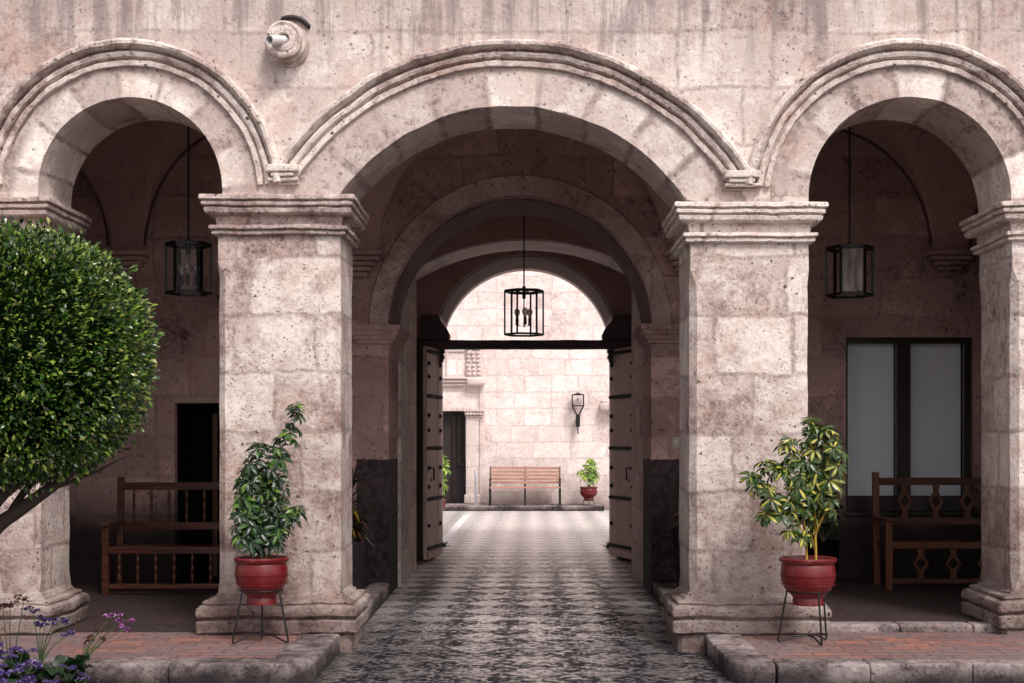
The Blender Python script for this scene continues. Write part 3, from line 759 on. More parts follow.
# ------------------------------------------------------------------ gatehouse
gh = thing('gatehouse', 'dark gatehouse passage with a round outer gate arch onto the courtyard', 'gatehouse', (0, 19.5, 0))
b = MB()
for q in ((-2.2, -1.405, 15.752, 17.95, 0, 5.4), (1.335, 2.1, 15.752, 17.7, 0, 5.4)): obj('side_wall', MB().box(*q), 'gatestone', gh)
b = MB(); b.box(-2.4, -1.62, 17.952, 19.5, 0, 5.4); b.box(1.62, 2.3, 17.702, 19.5, 0, 5.4)
b.box(-1.405, 1.335, 15.752, 18.2, 4.75, 5.4)
obj('inner_wall', b, 'darkstone', gh)
def tz(x): return 4.267 - (2.9 - math.sqrt(2.9 * 2.9 - x * x))
b = MB(); b.archwall([-1.62 + 3.24 * k / 40 for k in range(41)], tz, 5.4, 18.2, 19.15, 4); obj('transverse_arch', b, 'darkstone', gh, 30)
b = MB(); n_ = 40; vs = []
for k in range(n_ + 1):
    x_ = -1.615 + 3.23 * k / n_
    for y_, z_ in ((18.21, tz(x_) - .025), (19.14, tz(x_) - .025), (19.14, tz(x_) + .01), (18.21, tz(x_) + .01)): vs.append((x_, y_, z_))
b.add(vs, [(k * 4 + j, k * 4 + (j + 1) % 4, k * 4 + 4 + (j + 1) % 4, k * 4 + 4 + j) for k in range(n_) for j in range(4)]); obj('lit_soffit_shell', b, 'litlining', gh, 30)  # added pale shell paints courtyard light onto the underside of the arch
def gz(x):
    d = 1.27 ** 2 - x * x
    return 2.95 + math.sqrt(d) if d > 0 and abs(x) <= 1.265 else 0.
xg = [-2.3, -1.8, -1.2651] + [-1.265 + 2.53 * (.5 - .5 * math.cos(PI * k / 50)) for k in range(51)] + [1.2651, 1.8, 2.3]
b = MB(); b.archwall(xg, gz, 5.4, 19.5, 21.05, 6); obj('gate_arch', b, 'darkstone', gh, 30)
b = MB()   # thin pale strip paints the light caught along the gate arch arris
vs = []
for k in range(61):
    a = R(17) + (PI - R(34)) * k / 60
    for rr, yy in ((1.262, 19.488), (1.295, 19.488), (1.295, 19.502)): vs.append((rr * math.cos(a), yy, 2.95 + rr * math.sin(a)))
b.add(vs, [(k * 3 + j, k * 3 + j + 1, k * 3 + j + 4, k * 3 + j + 3) for k in range(60) for j in range(2)]); obj('arris_highlight', b, 'fartrim', gh)
b = MB(); vs = []
for k in range(61):
    a = R(20) + (PI - R(40)) * k / 60
    for rr, yy in ((1.262, 19.56), (1.262, 20.9), (1.275, 20.9), (1.275, 19.56)): vs.append((rr * math.cos(a), yy, 2.95 + rr * math.sin(a)))
b.add(vs, [(k * 4 + j, k * 4 + (j + 1) % 4, k * 4 + 4 + (j + 1) % 4, k * 4 + 4 + j) for k in range(60) for j in range(4)]); obj('soffit_shade_shell', b, 'shadelining', gh, 30)  # added dark shell, shade of the gate soffit put in as colour
b = MB(); b.archwall([-14, -2.3, -1.9, -1.2651] + [-1.265 + 2.53 * (.5 - .5 * math.cos(PI * k / 50)) for k in range(51)] + [1.2651, 1.9, 2.3, 14], gz, 6.3, 21.052, 21.3, 6)
obj('courtyard_face', b, 'far', gh, 30)
# brackets, beam
for sx in (-1, 1):
    pts = [(1.45, 3.38), (1.23, 3.38), (1.185, 3.33), (1.185, 3.30), (1.10, 3.20), (1.05, 3.10), (1.055, 3.04), (1.08, 3.035), (1.45, 3.035)]
    b = MB(); n = len(pts); vs = [(sx * x_, y_, z_) for y_ in (19.28, 19.498) for x_, z_ in pts]
    b.add(vs, [tuple(range(n)) if sx < 0 else tuple(range(n))[::-1], tuple(range(n, 2 * n))] + [(k, (k + 1) % n, n + (k + 1) % n, n + k) for k in range(n)])
    obj('door_bracket', b, 'beam', gh)
    b = MB(); z = 2.90
    for k, (ww, hh) in enumerate(((.15, .05), (.12, .03), (.14, .05), (.11, .04), (.07, .03))):
        b.box(sx * 1.20 - ww / 2, sx * 1.20 + ww / 2, 19.35, 19.47, z - hh, z); z -= hh + .0005
    obj('carved_pendant', b, 'beam', gh, bev=.006)
bm = MB(); bm.rbox(-1.5, 1.5, 19.32, 19.46, 2.905, 3.03, .012, .15, .006); obj('beam', bm, 'beam', gh, 40)

# door leaves
def door_leaf(near, far, label, sgn):
    near, far = Vector(near), Vector(far); d = (far - near); L = d.length; d.normalize(); nin = Vector((-d.y, d.x, 0)) * sgn     # nin faces the passage
    t = thing('door_leaf', label, 'door', (near.x, near.y, 0), 0, 'open leaves of the gate')
    zb, zt = .05, 2.90
    b = MB(); npk = 5
    for k in range(npk):
        a, c = near + d * (L * k / npk + .003), near + d * (L * (k + 1) / npk - .003)
        p = [a, c, c - nin * .05, a - nin * .05]
        j = random.uniform(-.004, .004)
        p[0] = p[0] + nin * j; p[1] = p[1] + nin * j
        vs = [Vector((q.x, q.y, z)) for z in (zb, zt) for q in p]
        b.add(vs, [(0, 1, 2, 3), (7, 6, 5, 4)] + [(i, 4 + i, 4 + (i + 1) % 4, (i + 1) % 4) for i in range(4)])
    obj('plank_panel', b, 'doorwood', t)
    b = MB()
    def bar(u0, u1, z0, z1, o0, o1):
        a, c = near + d * u0, near + d * u1
        vs = [Vector((q.x, q.y, z)) for z in (z0, z1) for q in (a + nin * o0, c + nin * o0, c + nin * o1, a + nin * o1)]
        b.add(vs, [(0, 1, 2, 3), (7, 6, 5, 4)] + [(i, 4 + i, 4 + (i + 1) % 4, (i + 1) % 4) for i in range(4)])
    bar(-.01, L, zb, zt, -.13, -.052)
    obj('back_frame', b, 'darkwood', t)
    for zc in (.20, .86, 1.54, 2.24, 2.84):
        b = MB(); bar(.0, L - .01, zc - .018, zc + .018, .002, .014)
        st = obj('iron_strap', b, 'iron', t)
        b = MB(); m = 11
        for k in range(m):
            c = near + d * (L * (k + .5) / m) + nin * .014
            q = nin.to_track_quat('Z', 'Y').to_matrix()
            b.lathe([(.028, 0), (.024, .014), (.008, .026)], (c.x, c.y, zc), 8, q)
        obj('rivets', b, 'iron', st)
    q = nin.to_track_quat('Z', 'Y').to_matrix()
    for zc in (.50, 1.02, 1.27, 1.78, 1.98, 2.50, 2.68):
        for u in (.07, L - .07):
            c = near + d * u + nin * .002; obj('stud', MB().lathe([(.036, 0), (.030, .012), (.005, .038)], (c.x, c.y, zc), 4, q), 'iron', t)
    b = MB(); c = near + d * .12 + nin * .02
    b.tube([c + Vector((0, 0, 1.28)), c + nin * .05 + Vector((0, 0, 1.27)), c + nin * .05 + Vector((0, 0, 1.12)), c + Vector((0, 0, 1.11))], .012, 6); obj('handle', b, 'iron', t)
    b = MB(); bar(.02, L - .02, zb + .02, zb + .10, .0145, .03); obj('kick_rail', b, 'doorwood', t)
    return t
door_leaf((-1.325, 18.68, 0), (-1.185, 19.45, 0), 'open wooden gate leaf on the left, seen nearly edge-on', -1)
door_leaf((1.445, 18.62, 0), (1.170, 19.45, 0), 'open studded plank gate leaf on the right side', 1)

# ------------------------------------------------------------------ far courtyard
FW = 33.7; S = 41.5
far = thing('courtyard_building', 'bright block-built stone wall across the courtyard with a carved portal', 'building', (0, FW, 0))
def X4(px): return (px - 526) / S
def Z4(py): return EYE + (440 - py) / S
w = MB(); dz = Z4(411)
w.box(-16, -2.75, FW, FW + .5, 0, 9); w.box(-2.75, X4(466), FW, FW + .5, dz, 9); w.box(X4(466), 16, FW, FW + .5, 0, 9)
obj('wall', w, 'far', far)
dd = obj('door', MB().box(-2.75, X4(466), FW + .30, FW + .36, .12, dz), 'darkwood', far, None, 'dark half open portal door')
b = MB(); b.box(X4(452), X4(455), FW + .22, FW + .298, .12, dz - .1); b.box(X4(458), X4(464.), FW + .20, FW + .298, 1.02, 1.10); b.box(X4(457.5), X4(460.5), FW + .22, FW + .298, 1.102, dz - .1); obj('door_stile', b, 'frame', dd)
b = MB(); b.rbox(X4(466), X4(479), FW - .10, FW + .02, .12, Z4(420), .02, .15, .005); b.rbox(X4(479.3), X4(485), FW - .05, FW + .02, .12, Z4(380), .02, .15, .005)
b.rbox(X4(464.5), X4(480.5), FW - .13, FW + .02, .12, .34, .02, .1, .006)
pl = obj('pilaster', b, 'fartrim', far, 40)
b = MB()
for px0, px1, py0, py1, dp in ((464, 484, 409, 412, .20), (465, 483, 412, 415.5, .16), (466, 482, 415.5, 418, .13), (466, 480, 418, 420.5, .11)):
    b.rbox(X4(px0), X4(px1), FW - dp, FW + .01, Z4(py1), Z4(py0) - .003, .02, .1, .006)
for k in range(5):
    c = Vector((X4(468 + 3.1 * k), FW - .16, Z4(414))); b.lathe([(.01, -.035), (.035, -.02), (.04, 0), (.03, .02), (.008, .034)], c, 8)
obj('capital', b, 'fartrim', pl, 40)
b = MB()
for px0, px1, py0, py1, dp in ((430, 484, 377, 379.5, .22), (430, 483, 379.5, 383, .17), (430, 482, 383, 386, .12)):
    b.rbox(X4(px0), X4(px1), FW - dp, FW + .01, Z4(py1), Z4(py0) - .003, .02, .2, .006)
b.rbox(X4(467), X4(485), FW - .26, FW + .01, Z4(386), Z4(378), .06, .08, .008)
obj('cornice', b, 'fartrim', far, 40)
b = MB(); b.rbox(X4(466), X4(483), FW - .08, FW + .01, Z4(376.5), Z4(345), .02, .15, .005)
random.seed(5)
for k in range(7):
    for q in range(3):
        c = Vector((X4(468.5 + 5 * q) + random.uniform(-.02, .02), FW - .095, Z4(374 - 4.2 * k)))
        b.lathe([(.01, -.045), (.04, -.025), (.046, 0), (.032, .03), (.006, .045)], c, 7)
obj('carved_panel', b, 'fartrim', far, 40)
b = MB(); b.rbox(X4(446), X4(447.5), FW - .05, FW + .01, Z4(376.5), Z4(345), .01, .15, .003); b.rbox(X4(447.6), X4(465), FW - .04, FW + .01, Z4(352), Z4(349), .01, .1, .003); obj('panel_frame', b, 'fartrim', far, 40)
b = MB(); b.rbox(X4(599), X4(620), FW - .30, FW + .01, Z4(411), Z4(403), .07, .08, .01); b.rbox(X4(601), X4(620), FW - .22, FW + .01, Z4(402.9), Z4(400.5), .02, .08, .006); obj('stone_bracket', b, 'fartrim', far, 40)
# a few taller courses of string moulding high up keep the wall from reading as a plain board
b = MB(); b.rbox(-16, 16, FW - .12, FW + .01, 7.6, 7.8, .03, .5, .008); obj('string_course', b, 'fartrim', far, 40)
# far sidewalk
b = MB(); x = -9.
random.seed(11)
while x < (604 - 526) / 43.:
    x2 = min(x + random.uniform(.8, 1.3), (604 - 526) / 43.); b.rbox(x, x2 - .008, 32.45, FW - .002, 0, .12, .02, .3, .005); x = x2
struct('sidewalk', b, 'kerb', 45)
# parking line
a0, a1 = W(442, 543, (543 - 440) / EYE), W(467, 515.5, (515.5 - 440) / EYE)
b = MB(); b.add([(a0.x - .07, a0.y, .009), (a0.x + .07, a0.y, .009), (a1.x + .07, a1.y, .009), (a1.x - .07, a1.y, .009)], [(0, 1, 2, 3)])
struct('road_marking', b, m_simple('worn_white_paint', (.75, .73, .72), .6, 0, 6, .15))

# courtyard bench
cb = thing('courtyard_bench', 'slatted pinkish wooden bench with black iron legs against the far wall', 'bench', (W(525, 503, 42.5).x, 32.95, .12))
L = 1.64; ox = Vector(cb.location)
def LB(o): return Vector(o.location)
for k in range(5):
    z = .50 + .083 * k; yb = .16 + (z - .45) * .22
    obj('back_slat', MB().box(ox.x - L / 2, ox.x + L / 2, ox.y + yb, ox.y + yb + .025, ox.z + z, ox.z + z + .060), 'slat', cb, bev=.004)
for k in range(5):
    yy = -.30 + .085 * k
    obj('seat_slat', MB().box(ox.x - L / 2, ox.x + L / 2, ox.y + yy, ox.y + yy + .068, ox.z + .40, ox.z + .43), 'slat', cb, bev=.004)
for px_ in (-L / 2, 0, L / 2):
    b = MB(); c = ox + Vector((px_, 0, 0))
    b.obox(c + Vector((0, -.30, 0)), c + Vector((0, -.27, .39)), .045, .035); b.obox(c + Vector((0, .26, 0)), c + Vector((0, .185, .45)), .045, .035)
    b.obox(c + Vector((0, .205, .44)), c + Vector((0, .30, .90)), .04, .03); b.obox(c + Vector((0, -.30, .385)), c + Vector((0, .20, .385)), .04, .028)
    if px_: b.obox(c + Vector((0, -.28, .6)), c + Vector((0, .22, .62)), .045, .025); b.obox(c + Vector((0, -.27, .39)), c + Vector((0, -.27, .6)), .03, .03)
    obj('leg', b, 'iron', cb)
# white post
pp = W(476, 503, 42.4)
b = MB(); b.lathe([(.07, .121), (.07, .135), (.032, .14), (.032, .93), (.02, .95)], (pp.x, 33.0, 0), 14); tag(obj('bollard', b, 'post', None, 40), 'slim pale grey post beside the dark portal', 'bollard')
# wall lamp
c = Vector((X4(577.5), FW, Z4(412)))
wl = thing('wall_lamp', 'black iron wall lamp, mounted above the red potted plant', 'lamp', c)
b = MB(); y = FW - .22; wx, zt, zb_, zn = .135, Z4(395) , Z4(406), Z4(415)
for sx in (-1, 1):
    for sy in (-1, 1):
        b.obox((c.x + sx * wx, y + sy * .10, zb_), (c.x + sx * wx, y + sy * .10, zt), .024, .024)
        b.obox((c.x + sx * wx, y + sy * .10, zb_), (c.x + sx * .03, y + sy * .02, zn), .024, .024)
    for zz in (zb_, zt): b.obox((c.x + sx * wx, y - .10, zz), (c.x + sx * wx, y + .10, zz), .024, .024)
for sy in (-1, 1):
    for zz in (zb_, zt): b.obox((c.x - wx, y + sy * .10, zz), (c.x + wx, y + sy * .10, zz), .024, .024)
b.lathe([(.10, 0), (.06, .03), (.02, .05)], (c.x, y, zt), 12)
obj('frame', b, 'iron', wl)
for sy in (-1, 1): obj('glass', MB().box(c.x - wx, c.x + wx, y + sy * .10 - .002, y + sy * .10 + .002, zb_, zt), 'glass', wl)
b = MB(); b.lathe([(.012, -.05), (.03, .0), (.012, .03)], (c.x, y, (zb_ + zt) / 2 + .03), 10); obj('bulb', b, 'bulb', wl, 60)
b = MB(); b.box(c.x - .05, c.x + .05, y - .04, y + .06, Z4(427), zn + .01); b.obox((c.x, y, Z4(434)), (c.x, y, Z4(427)), .03, .03); b.box(c.x - .04, c.x + .04, y + .061, FW - .001, Z4(425), Z4(418)); obj('bracket', b, 'iron', wl)

# ------------------------------------------------------------------ lanterns
def hexlantern(name, label, c, r, h, rz, ztop, glass, group, bulbs=3, ring=.012):
    """c = centre of the lantern body"""
    c = Vector(c); t = thing(name, label, 'lantern', c, 0, group)
    V = [Vector((c.x + r * math.cos(rz + k * PI / 3), c.y + r * math.sin(rz + k * PI / 3), 0)) for k in range(6)]
    b = MB()
    for k in range(6):
        p, q = V[k], V[(k + 1) % 6]
        b.obox((p.x, p.y, c.z - h / 2), (p.x, p.y, c.z + h / 2), ring * 2, ring * 2, up=(p - Vector((c.x, c.y, 0))))
        for zz, tk in ((c.z - h / 2, .024), (c.z + h / 2, .034)):
            b.obox((p.x, p.y, zz), (q.x, q.y, zz), ring * 1.8, tk)
        b.obox((p.x, p.y, c.z + h / 2), (c.x, c.y, c.z + h / 2 + .02), ring * 1.3, .012)
    b.tube([(c.x, c.y, c.z + h / 2 - .09), (c.x, c.y, c.z + h / 2 + .06)], .022, 8)
    obj('frame', b, 'iron', t)
    for k in range(6):
        p, q = V[k], V[(k + 1) % 6]
        bb = MB(); p2, q2 = p.lerp(q, .04), p.lerp(q, .96)
        bb.obox((p2.x, p2.y, c.z), (q2.x, q2.y, c.z), .003, h - .05)
        obj('glass', bb, glass[k % len(glass)], t)
    b = MB(); b.tube([(c.x, c.y, c.z + h / 2 + .06), (c.x, c.y, ztop)], .009, 8)
    if name: obj('rod', b, 'iron', t)
    b = MB(); b.lathe([(.07, ztop - .05), (.06, ztop - .02), (.02, ztop)], (c.x, c.y, 0), 14); obj('ceiling_rose', b, 'trim', t, 40)
    for k in range(bulbs):
        a = rz + .5 + k * 2 * PI / bulbs; q = c + Vector((math.cos(a) * r * .38, math.sin(a) * r * .38, -.02))
        bl = obj('bulb', MB().lathe([(.014, -.035), (.018, -.02), (.032, .01), (.037, .035), (.03, .06), (.012, .075), (.002, .078)], q, 14), 'bulb', t, 60)
        s = MB(); s.lathe([(.012, -.13), (.02, -.12), (.02, -.04), (.015, -.033)], q, 10); s.tube([q + Vector((0, 0, -.12)), Vector((c.x, c.y, q.z - .15)), Vector((c.x, c.y, c.z + h / 2 - .06))], .007, 6)
        obj('socket', s, 'socket', bl)
    return t
hexlantern('lantern', 'hexagonal black lantern with two visible bulbs under the left arch', W(188.5, 269, 105), .21, .46, R(8), 4.9, ['glass'], 'hanging hexagonal lanterns', 3)
hexlantern('lantern', 'hexagonal black lantern with pale reflecting panes under the right arch', W(849.5, 272, 104), .22, .45, R(-4), 4.9, ['glass', 'glass', 'glass', 'glass', 'palefill', 'glass'], 'hanging hexagonal lanterns', 2)
hexlantern('lantern', 'hexagonal black lantern hanging centrally in the passage before the gate', W(524, 313, 83), .235, .52, R(10), 4.75, ['glass'], 'hanging hexagonal lanterns', 3, .009)

# ------------------------------------------------------------------ wooden gallery benches
def spindle(x, y, z0, z1, r=.018):
    b = MB(); h = z1 - z0
    pr = [(.45, 0), (.8, .04), (.5, .08), (.9, .14), (1.05, .2), (.7, .27), (.5, .31), (.95, .34), (.5, .37), (.75, .43), (1.1, .5), (.75, .57), (.5, .63), (.95, .66), (.5, .69), (.7, .73), (1.05, .8), (.9, .86), (.5, .92), (.8, .96), (.45, 1)]
    b.lathe([(r * a, z0 + h * q) for a, q in pr], (x, y, 0), 8); return b
def splat(x, y, z0, z1):
    b = MB(); h = z1 - z0; zc = (z0 + z1) / 2; t = .012; a = .074; hh = h * .31
    def poly(pts):
        n = len(pts); vs = [(x + q, yy, z) for yy in (y - t, y + t) for q, z in pts]
        b.add(vs, [tuple(range(n)), tuple(range(n, 2 * n))[::-1]] + [(k, n + k, n + (k + 1) % n, (k + 1) % n) for k in range(n)])
    for s in (-1, 1):
        poly([(s * .0, zc + hh), (s * .022, zc + hh), (s * a, zc), (s * (a - .022), zc), (0, zc + hh - .035)])
        poly([(s * .0, zc - hh), (0, zc - hh + .035), (s * (a - .022), zc), (s * a, zc), (s * .022, zc - hh)])
    poly([(-.022, zc + hh - .004), (.022, zc + hh - .004), (.034, z1), (-.034, z1)]); poly([(-.034, z0), (.034, z0), (.022, zc - hh + .004), (-.022, zc - hh + .004)])
    return b
def gallery_bench(label, ox, oy, oz, L, kind):
    t = thing('wooden_bench', label, 'bench', (ox, oy, oz), 0, None)
    D = .46; mat = 'benchwood'
    def P(name, mb, m=mat, bev=.005, par=None, sm=None):
        return obj(name, mb, m, par or t, sm, local=True, bev=bev)
    vert = 'benchwood2' if kind == 'splat' else 'benchwood'
    for xx in (0, L):
        P('leg', MB().obox((xx, D, 0), (xx, D + .06, 1.13), .065, .05), vert); 
        f = P('leg', MB().box(xx - .033, xx + .033, -.03, .03, 0, .66), vert)
        P('arm_rest', MB().box(xx - .035, xx + .035, -.05, D + .02, .662, .695), mat)
    ys = D + .035
    P('top_rail', MB().box(.034, L - .034, ys + .0, ys + .04, 1.0, 1.075), mat)
    P('middle_rail', MB().box(.034, L - .034, ys - .015, ys + .025, .60, .675), mat)
    P('seat', MB().box(.0, L, .03, D - .026, .425, .455), mat)
    P('seat_rail', MB().box(.034, L - .034, -.02, .025, .40, .465), vert if kind == 'splat' else mat)
    P('bottom_rail', MB().box(.034, L - .034, -.02, .02, .06, .11), mat)
    n = 10 if kind == 'spindle' else 5
    for k in range(n):
        xx = L * (k + .75) / (n + .5) if kind == 'spindle' else .29 + .315 * k
        if xx > L - .08: break
        if kind == 'spindle':
            P('spindle', spindle(xx, ys + .01, .674, 1.001), mat, 0, sm=50); P('spindle', spindle(xx, 0., .109, .401), mat, 0, sm=50)
        else:
            P('splat', splat(xx, ys + .008, .674, 1.001), 'benchwood2', 0); P('splat', splat(xx + .02, 0., .109, .401), 'benchwood2', 0)
    return t
gallery_bench('dark varnished bench with turned spindles under the left arch', (103 - 526) / 104., 13.55, .15, 1.85, 'spindle')
gallery_bench('reddish bench with diamond-pierced splats below the window', (889 - 526) / 103., 13.6, .195, 1.75, 'splat')

# ------------------------------------------------------------------ potted plants on stands
def potted(label, ox, oy, zfoot, rr, hh, tilt=0):
    t = thing('potted_plant', label, 'potted plant', (ox, oy, zfoot))
    b = MB(); k = rr
    pr = [(.50, 0), (.56, .0), (.56, .12), (.54, .15), (.60, .20), (.84, .34), (.97, .50), (1.0, .66), (.97, .82), (.935, .87), (1.0, .90), (1.04, .94), (1.05, .97), (1.0, 1.0), (.93, .985), (.90, .93), (.88, .86)]
    b.lathe([(k * a, hh * z) for a, z in pr], (0, 0, 0), 40)
    for z in (.44, .62, .64): b.lathe([(k * .985, hh * (z - .008)), (k * (1.012), hh * z), (k * .985, hh * (z + .008))], (0, 0, 0), 40, cap=False)
    obj('pot', b, 'pot', t, 40, local=True)
    b = MB(); b.lathe([(k * .89, hh * .88), (k * .5, hh * .92), (.01, hh * .93)], (0, 0, 0), 24, cap=False)
    b.v = [v + noise.noise_vector(v * 30) * .008 for v in b.v]
    obj('soil', b, 'soil', t, local=True)
    return t
def stand(label, c, feet, zr, r, topr):
    """wire stand: ring and three legs bent under into a bottom tie"""
    t = thing('plant_stand', label, 'plant stand', (c[0], c[1], .15), 0, 'black wire plant stands')
    b = MB(); b.tube([(r * math.cos(a), r * math.sin(a), zr) for a in [2 * PI * k / 28 for k in range(29)]], .0075, 7); obj('ring', b, 'iron', t, 60, local=True)
    for k, (fx, fy) in enumerate(feet):
        a = math.atan2(fy, fx)
        b = MB(); b.tube([(topr * math.cos(a), topr * math.sin(a), zr), (fx, fy, .022), (fx * .985, fy * .985, .010), (fx * .93, fy * .93, .009), (fx * .45, fy * .45, .05), (0, 0, .052)], .0075, 7)
        obj('leg', b, 'iron', t, 60, local=True)
def palmate(mb, c, ax, L, n=7, w=.30, rnd=.2):
    ax = Vector(ax).normalized(); a = ax.cross(Vector((.1, .2, 1)))
    if a.length < .1: a = ax.cross(Vector((1, 0, 0)))
    a.normalize(); b2 = ax.cross(a)
    ph = random.uniform(0, 6.28)
    for k in range(n):
        an = ph + 2 * PI * k / n + random.uniform(-.15, .15)
        d = (a * math.cos(an) + b2 * math.sin(an)) * .95 + ax * random.uniform(-.1, .15) + Vector((0, 0, -.14))
        mb.leaf2(c + d.normalized() * .008, d, ax, L * random.uniform(.8, 1.12), L * w, .15, .30)
def schefflera(t, stems, L, leafmat, stemmat, dens, seed, pet=.07, n=7, w=.34, spread=1.0, r0=.008):
    random.seed(seed); lf = MB(); st = MB()
    for pts, lo in stems:
        pts = [Vector(p) for p in pts]; st.tube(pts, [r0 * (1 - .6 * i / (len(pts) - 1)) for i in range(len(pts))], 7)
        tot = sum((pts[i + 1] - pts[i]).length for i in range(len(pts) - 1)); s = lo * tot; k = 0
        while s < tot:
            q = s
            for i in range(len(pts) - 1):
                l = (pts[i + 1] - pts[i]).length
                if q <= l: base = pts[i].lerp(pts[i + 1], q / l); break
                q -= l
            a = k * 2.4 + random.uniform(-.4, .4); topf = s / tot
            el = random.uniform(.15, .7) + (.5 if topf > .9 else 0)
            d = Vector((math.cos(a) * math.cos(el), math.sin(a) * math.cos(el), math.sin(el)))
            pl_ = pet * random.uniform(.6, 1.5) * spread * (1.0 if topf < .85 else .6)
            d = (d + Vector((0, -.25, 0))).normalized(); c = base + d * pl_; st.tube([base, base + d * pl_ * .5 + Vector((0, 0, .004)), c], .0022, 4, False)
            palmate(lf, c, d + Vector((0, -.2, .45)), L * random.uniform(.75, 1.1), n, w)
            s += dens * random.uniform(.6, 1.4); k += 1
        palmate(lf, pts[-1], (0, -.2, 1), L * .8, n, w)
    obj('stem', st, stemmat, t, 60, local=True); obj('foliage', lf, leafmat, t, local=True)
# left plant
LX, LY = (262.5 - 526) / 134., 10.42
tp = potted('tall dark green umbrella plant in red pot before the left pillar', LX, LY, .43, .195, .35)
stand('wire stand under the tall dark green plant, left side', (LX, LY), [(-.185, -.15), (.215, -.11), (-.03, .17)], .385, .155, .16)
S1 = 134.
def lp(px, py, y=0.): return ((px - 263.) / S1, y, (605 - py) / S1)
schefflera(tp, [
    ([lp(264, 562), lp(266, 520), lp(272, 480), lp(284, 448), lp(295, 425), lp(298, 409)], .12),
    ([lp(256, 562, -.04), lp(250, 520, -.05), lp(256, 480, -.04), lp(262, 446, -.03)], .10),
    ([lp(268, 562, .03), lp(278, 530, .02), lp(280, 500, 0), lp(279, 478, -.02)], .12),
    ([lp(266, 562, -.05), lp(281, 540, -.07), lp(292, 520, -.06), lp(300, 510, -.05)], .3),
    ([lp(258, 562, -.03), lp(247, 540, -.08), lp(245, 520, -.07), lp(247, 498, -.05), lp(252, 470, -.04)], .2),
    ([lp(262, 562, .03), lp(262, 510, .06), lp(262, 480, .05)], .15)],
    .100, 'schef', 'stem', .034, 21, .055, 8, .34)
# right plant
RX, RY = (808 - 526) / 135., 10.37
tp = potted('yellow and green variegated plant in red pot before the right pillar', RX, RY, .43, .203, .35)
stand('wire stand under the variegated plant, right side', (RX, RY), [(-.225, -.02), (.06, -.20), (.16, .11)], .385, .155, .16)
def rp(px, py, y=0.): return ((px - 808.) / 135., y, (602 - py) / 135.)
schefflera(tp, [
    ([rp(816, 560), rp(815, 520), rp(814, 480), rp(812, 440), rp(811, 415)], .34),
    ([rp(806, 560, -.03), rp(805, 530, -.03), rp(800, 500, -.03), rp(795, 470, -.04), rp(786, 440, -.04)], .35),
    ([rp(805, 540, -.03), rp(795, 515, -.05), rp(775, 500, -.06), rp(756, 482, -.05), rp(748, 474, -.05)], .30),
    ([rp(815, 530, -.01), rp(828, 500, -.05), rp(832, 470, -.05), rp(832, 448, -.04), rp(824, 425, -.03)], .22),
    ([rp(806, 545, -.03), rp(800, 535, -.07), rp(790, 528, -.08)], .3),
    ([rp(800, 520, -.03), rp(780, 515, -.07), rp(762, 512, -.08)], .45),
    ([rp(795, 490, -.03), rp(778, 470, -.06), rp(764, 465, -.06)], .4),
    ([rp(816, 550, 0), rp(810, 525, .05), rp(800, 480, .06)], .4)],
    .102, 'varieg', 'ystem', .031, 33, .06, 8, .36, r0=.010)

# dark plant in a dark pot behind the right pillar
bx, by = (823 - 526) / 100., 14.0
t = thing('potted_plant', 'shadowy dark plant behind the right pillar near the window', 'potted plant', (bx, by, .195))
b = MB(); b.lathe([(.10, 0), (.11, .02), (.15, .25), (.16, .42), (.165, .45), (.14, .45), (.13, .40)], (0, 0, 0), 24); obj('pot', b, 'black', t, 50, local=True)
schefflera(t, [([(0, 0, .42), (.02, 0, .7), (.07, 0, .95)], .3), ([(0, 0, .42), (.08, -.03, .6), (.12, -.05, .8)], .3), ([(0, 0, .42), (-.06, .02, .65), (-.05, .02, .88)], .3)], .09, 'schef', 'stem', .05, 8, .05)

# strap-leaved plants in the passage corners
def croton(label, c, zpot, rp_, leaves, L, seed, potmat):
    random.seed(seed); t = thing('potted_plant', label, 'potted plant', (c[0], c[1], .155))
    b = MB(); b.lathe([(rp_ * .7, 0), (rp_ * .75, .02), (rp_, zpot * .8), (rp_ * 1.05, zpot * .85), (rp_ * 1.06, zpot), (rp_ * .9, zpot), (rp_ * .85, zpot * .9)], (0, 0, 0), 24)
    b.v = [v + noise.noise_vector(v * 9) * .012 for v in b.v]; obj('pot', b, potmat, t, 50, local=True)
    lf = MB(); st = MB()
    for j, (sx, sy, h) in enumerate(leaves):
        st.tube([(0, 0, zpot * .9), (sx * .5, sy * .5, zpot + h * .6), (sx, sy, zpot + h)], .008, 6)
        for k in range(44):
            q = k / 44.; a = k * 2.4; el = R(70 - 85 * (1 - q))
            b0 = Vector((sx * (.4 + .6 * q), sy * (.4 + .6 * q), zpot + h * (.25 + .75 * q)))
            d = Vector((math.cos(a) * math.cos(el), math.sin(a) * math.cos(el), math.sin(el)))
            l = L * random.uniform(.7, 1.1)
            mid = b0 + d * l * .5; lf.leaf(b0, d, (0, 0, 1), l, .035, .2, .35)
    obj('stem', st, 'stem', t, 60, local=True); obj('foliage', lf, 'croton', t, local=True)
darkstonepot = m_simple('mottled_dark_pot', (.022, .016, .018), .95, 0, 16, .9, bump=.6, spec=.1)
croton('dark spiky plant in mottled pot behind the left pillar', (-1.72, 13.6), .52, .19, [(-.02, 0, .25), (.03, 0, .62), (.1, -.05, .15)], .27, 4, darkstonepot)
croton('yellow-leaved spiky plant behind the right pillar in the passage', (1.66, 14.0), .62, .2, [(.02, 0, .35), (-.08, -.05, .22), (.1, .05, .4)], .26, 9, darkstonepot)

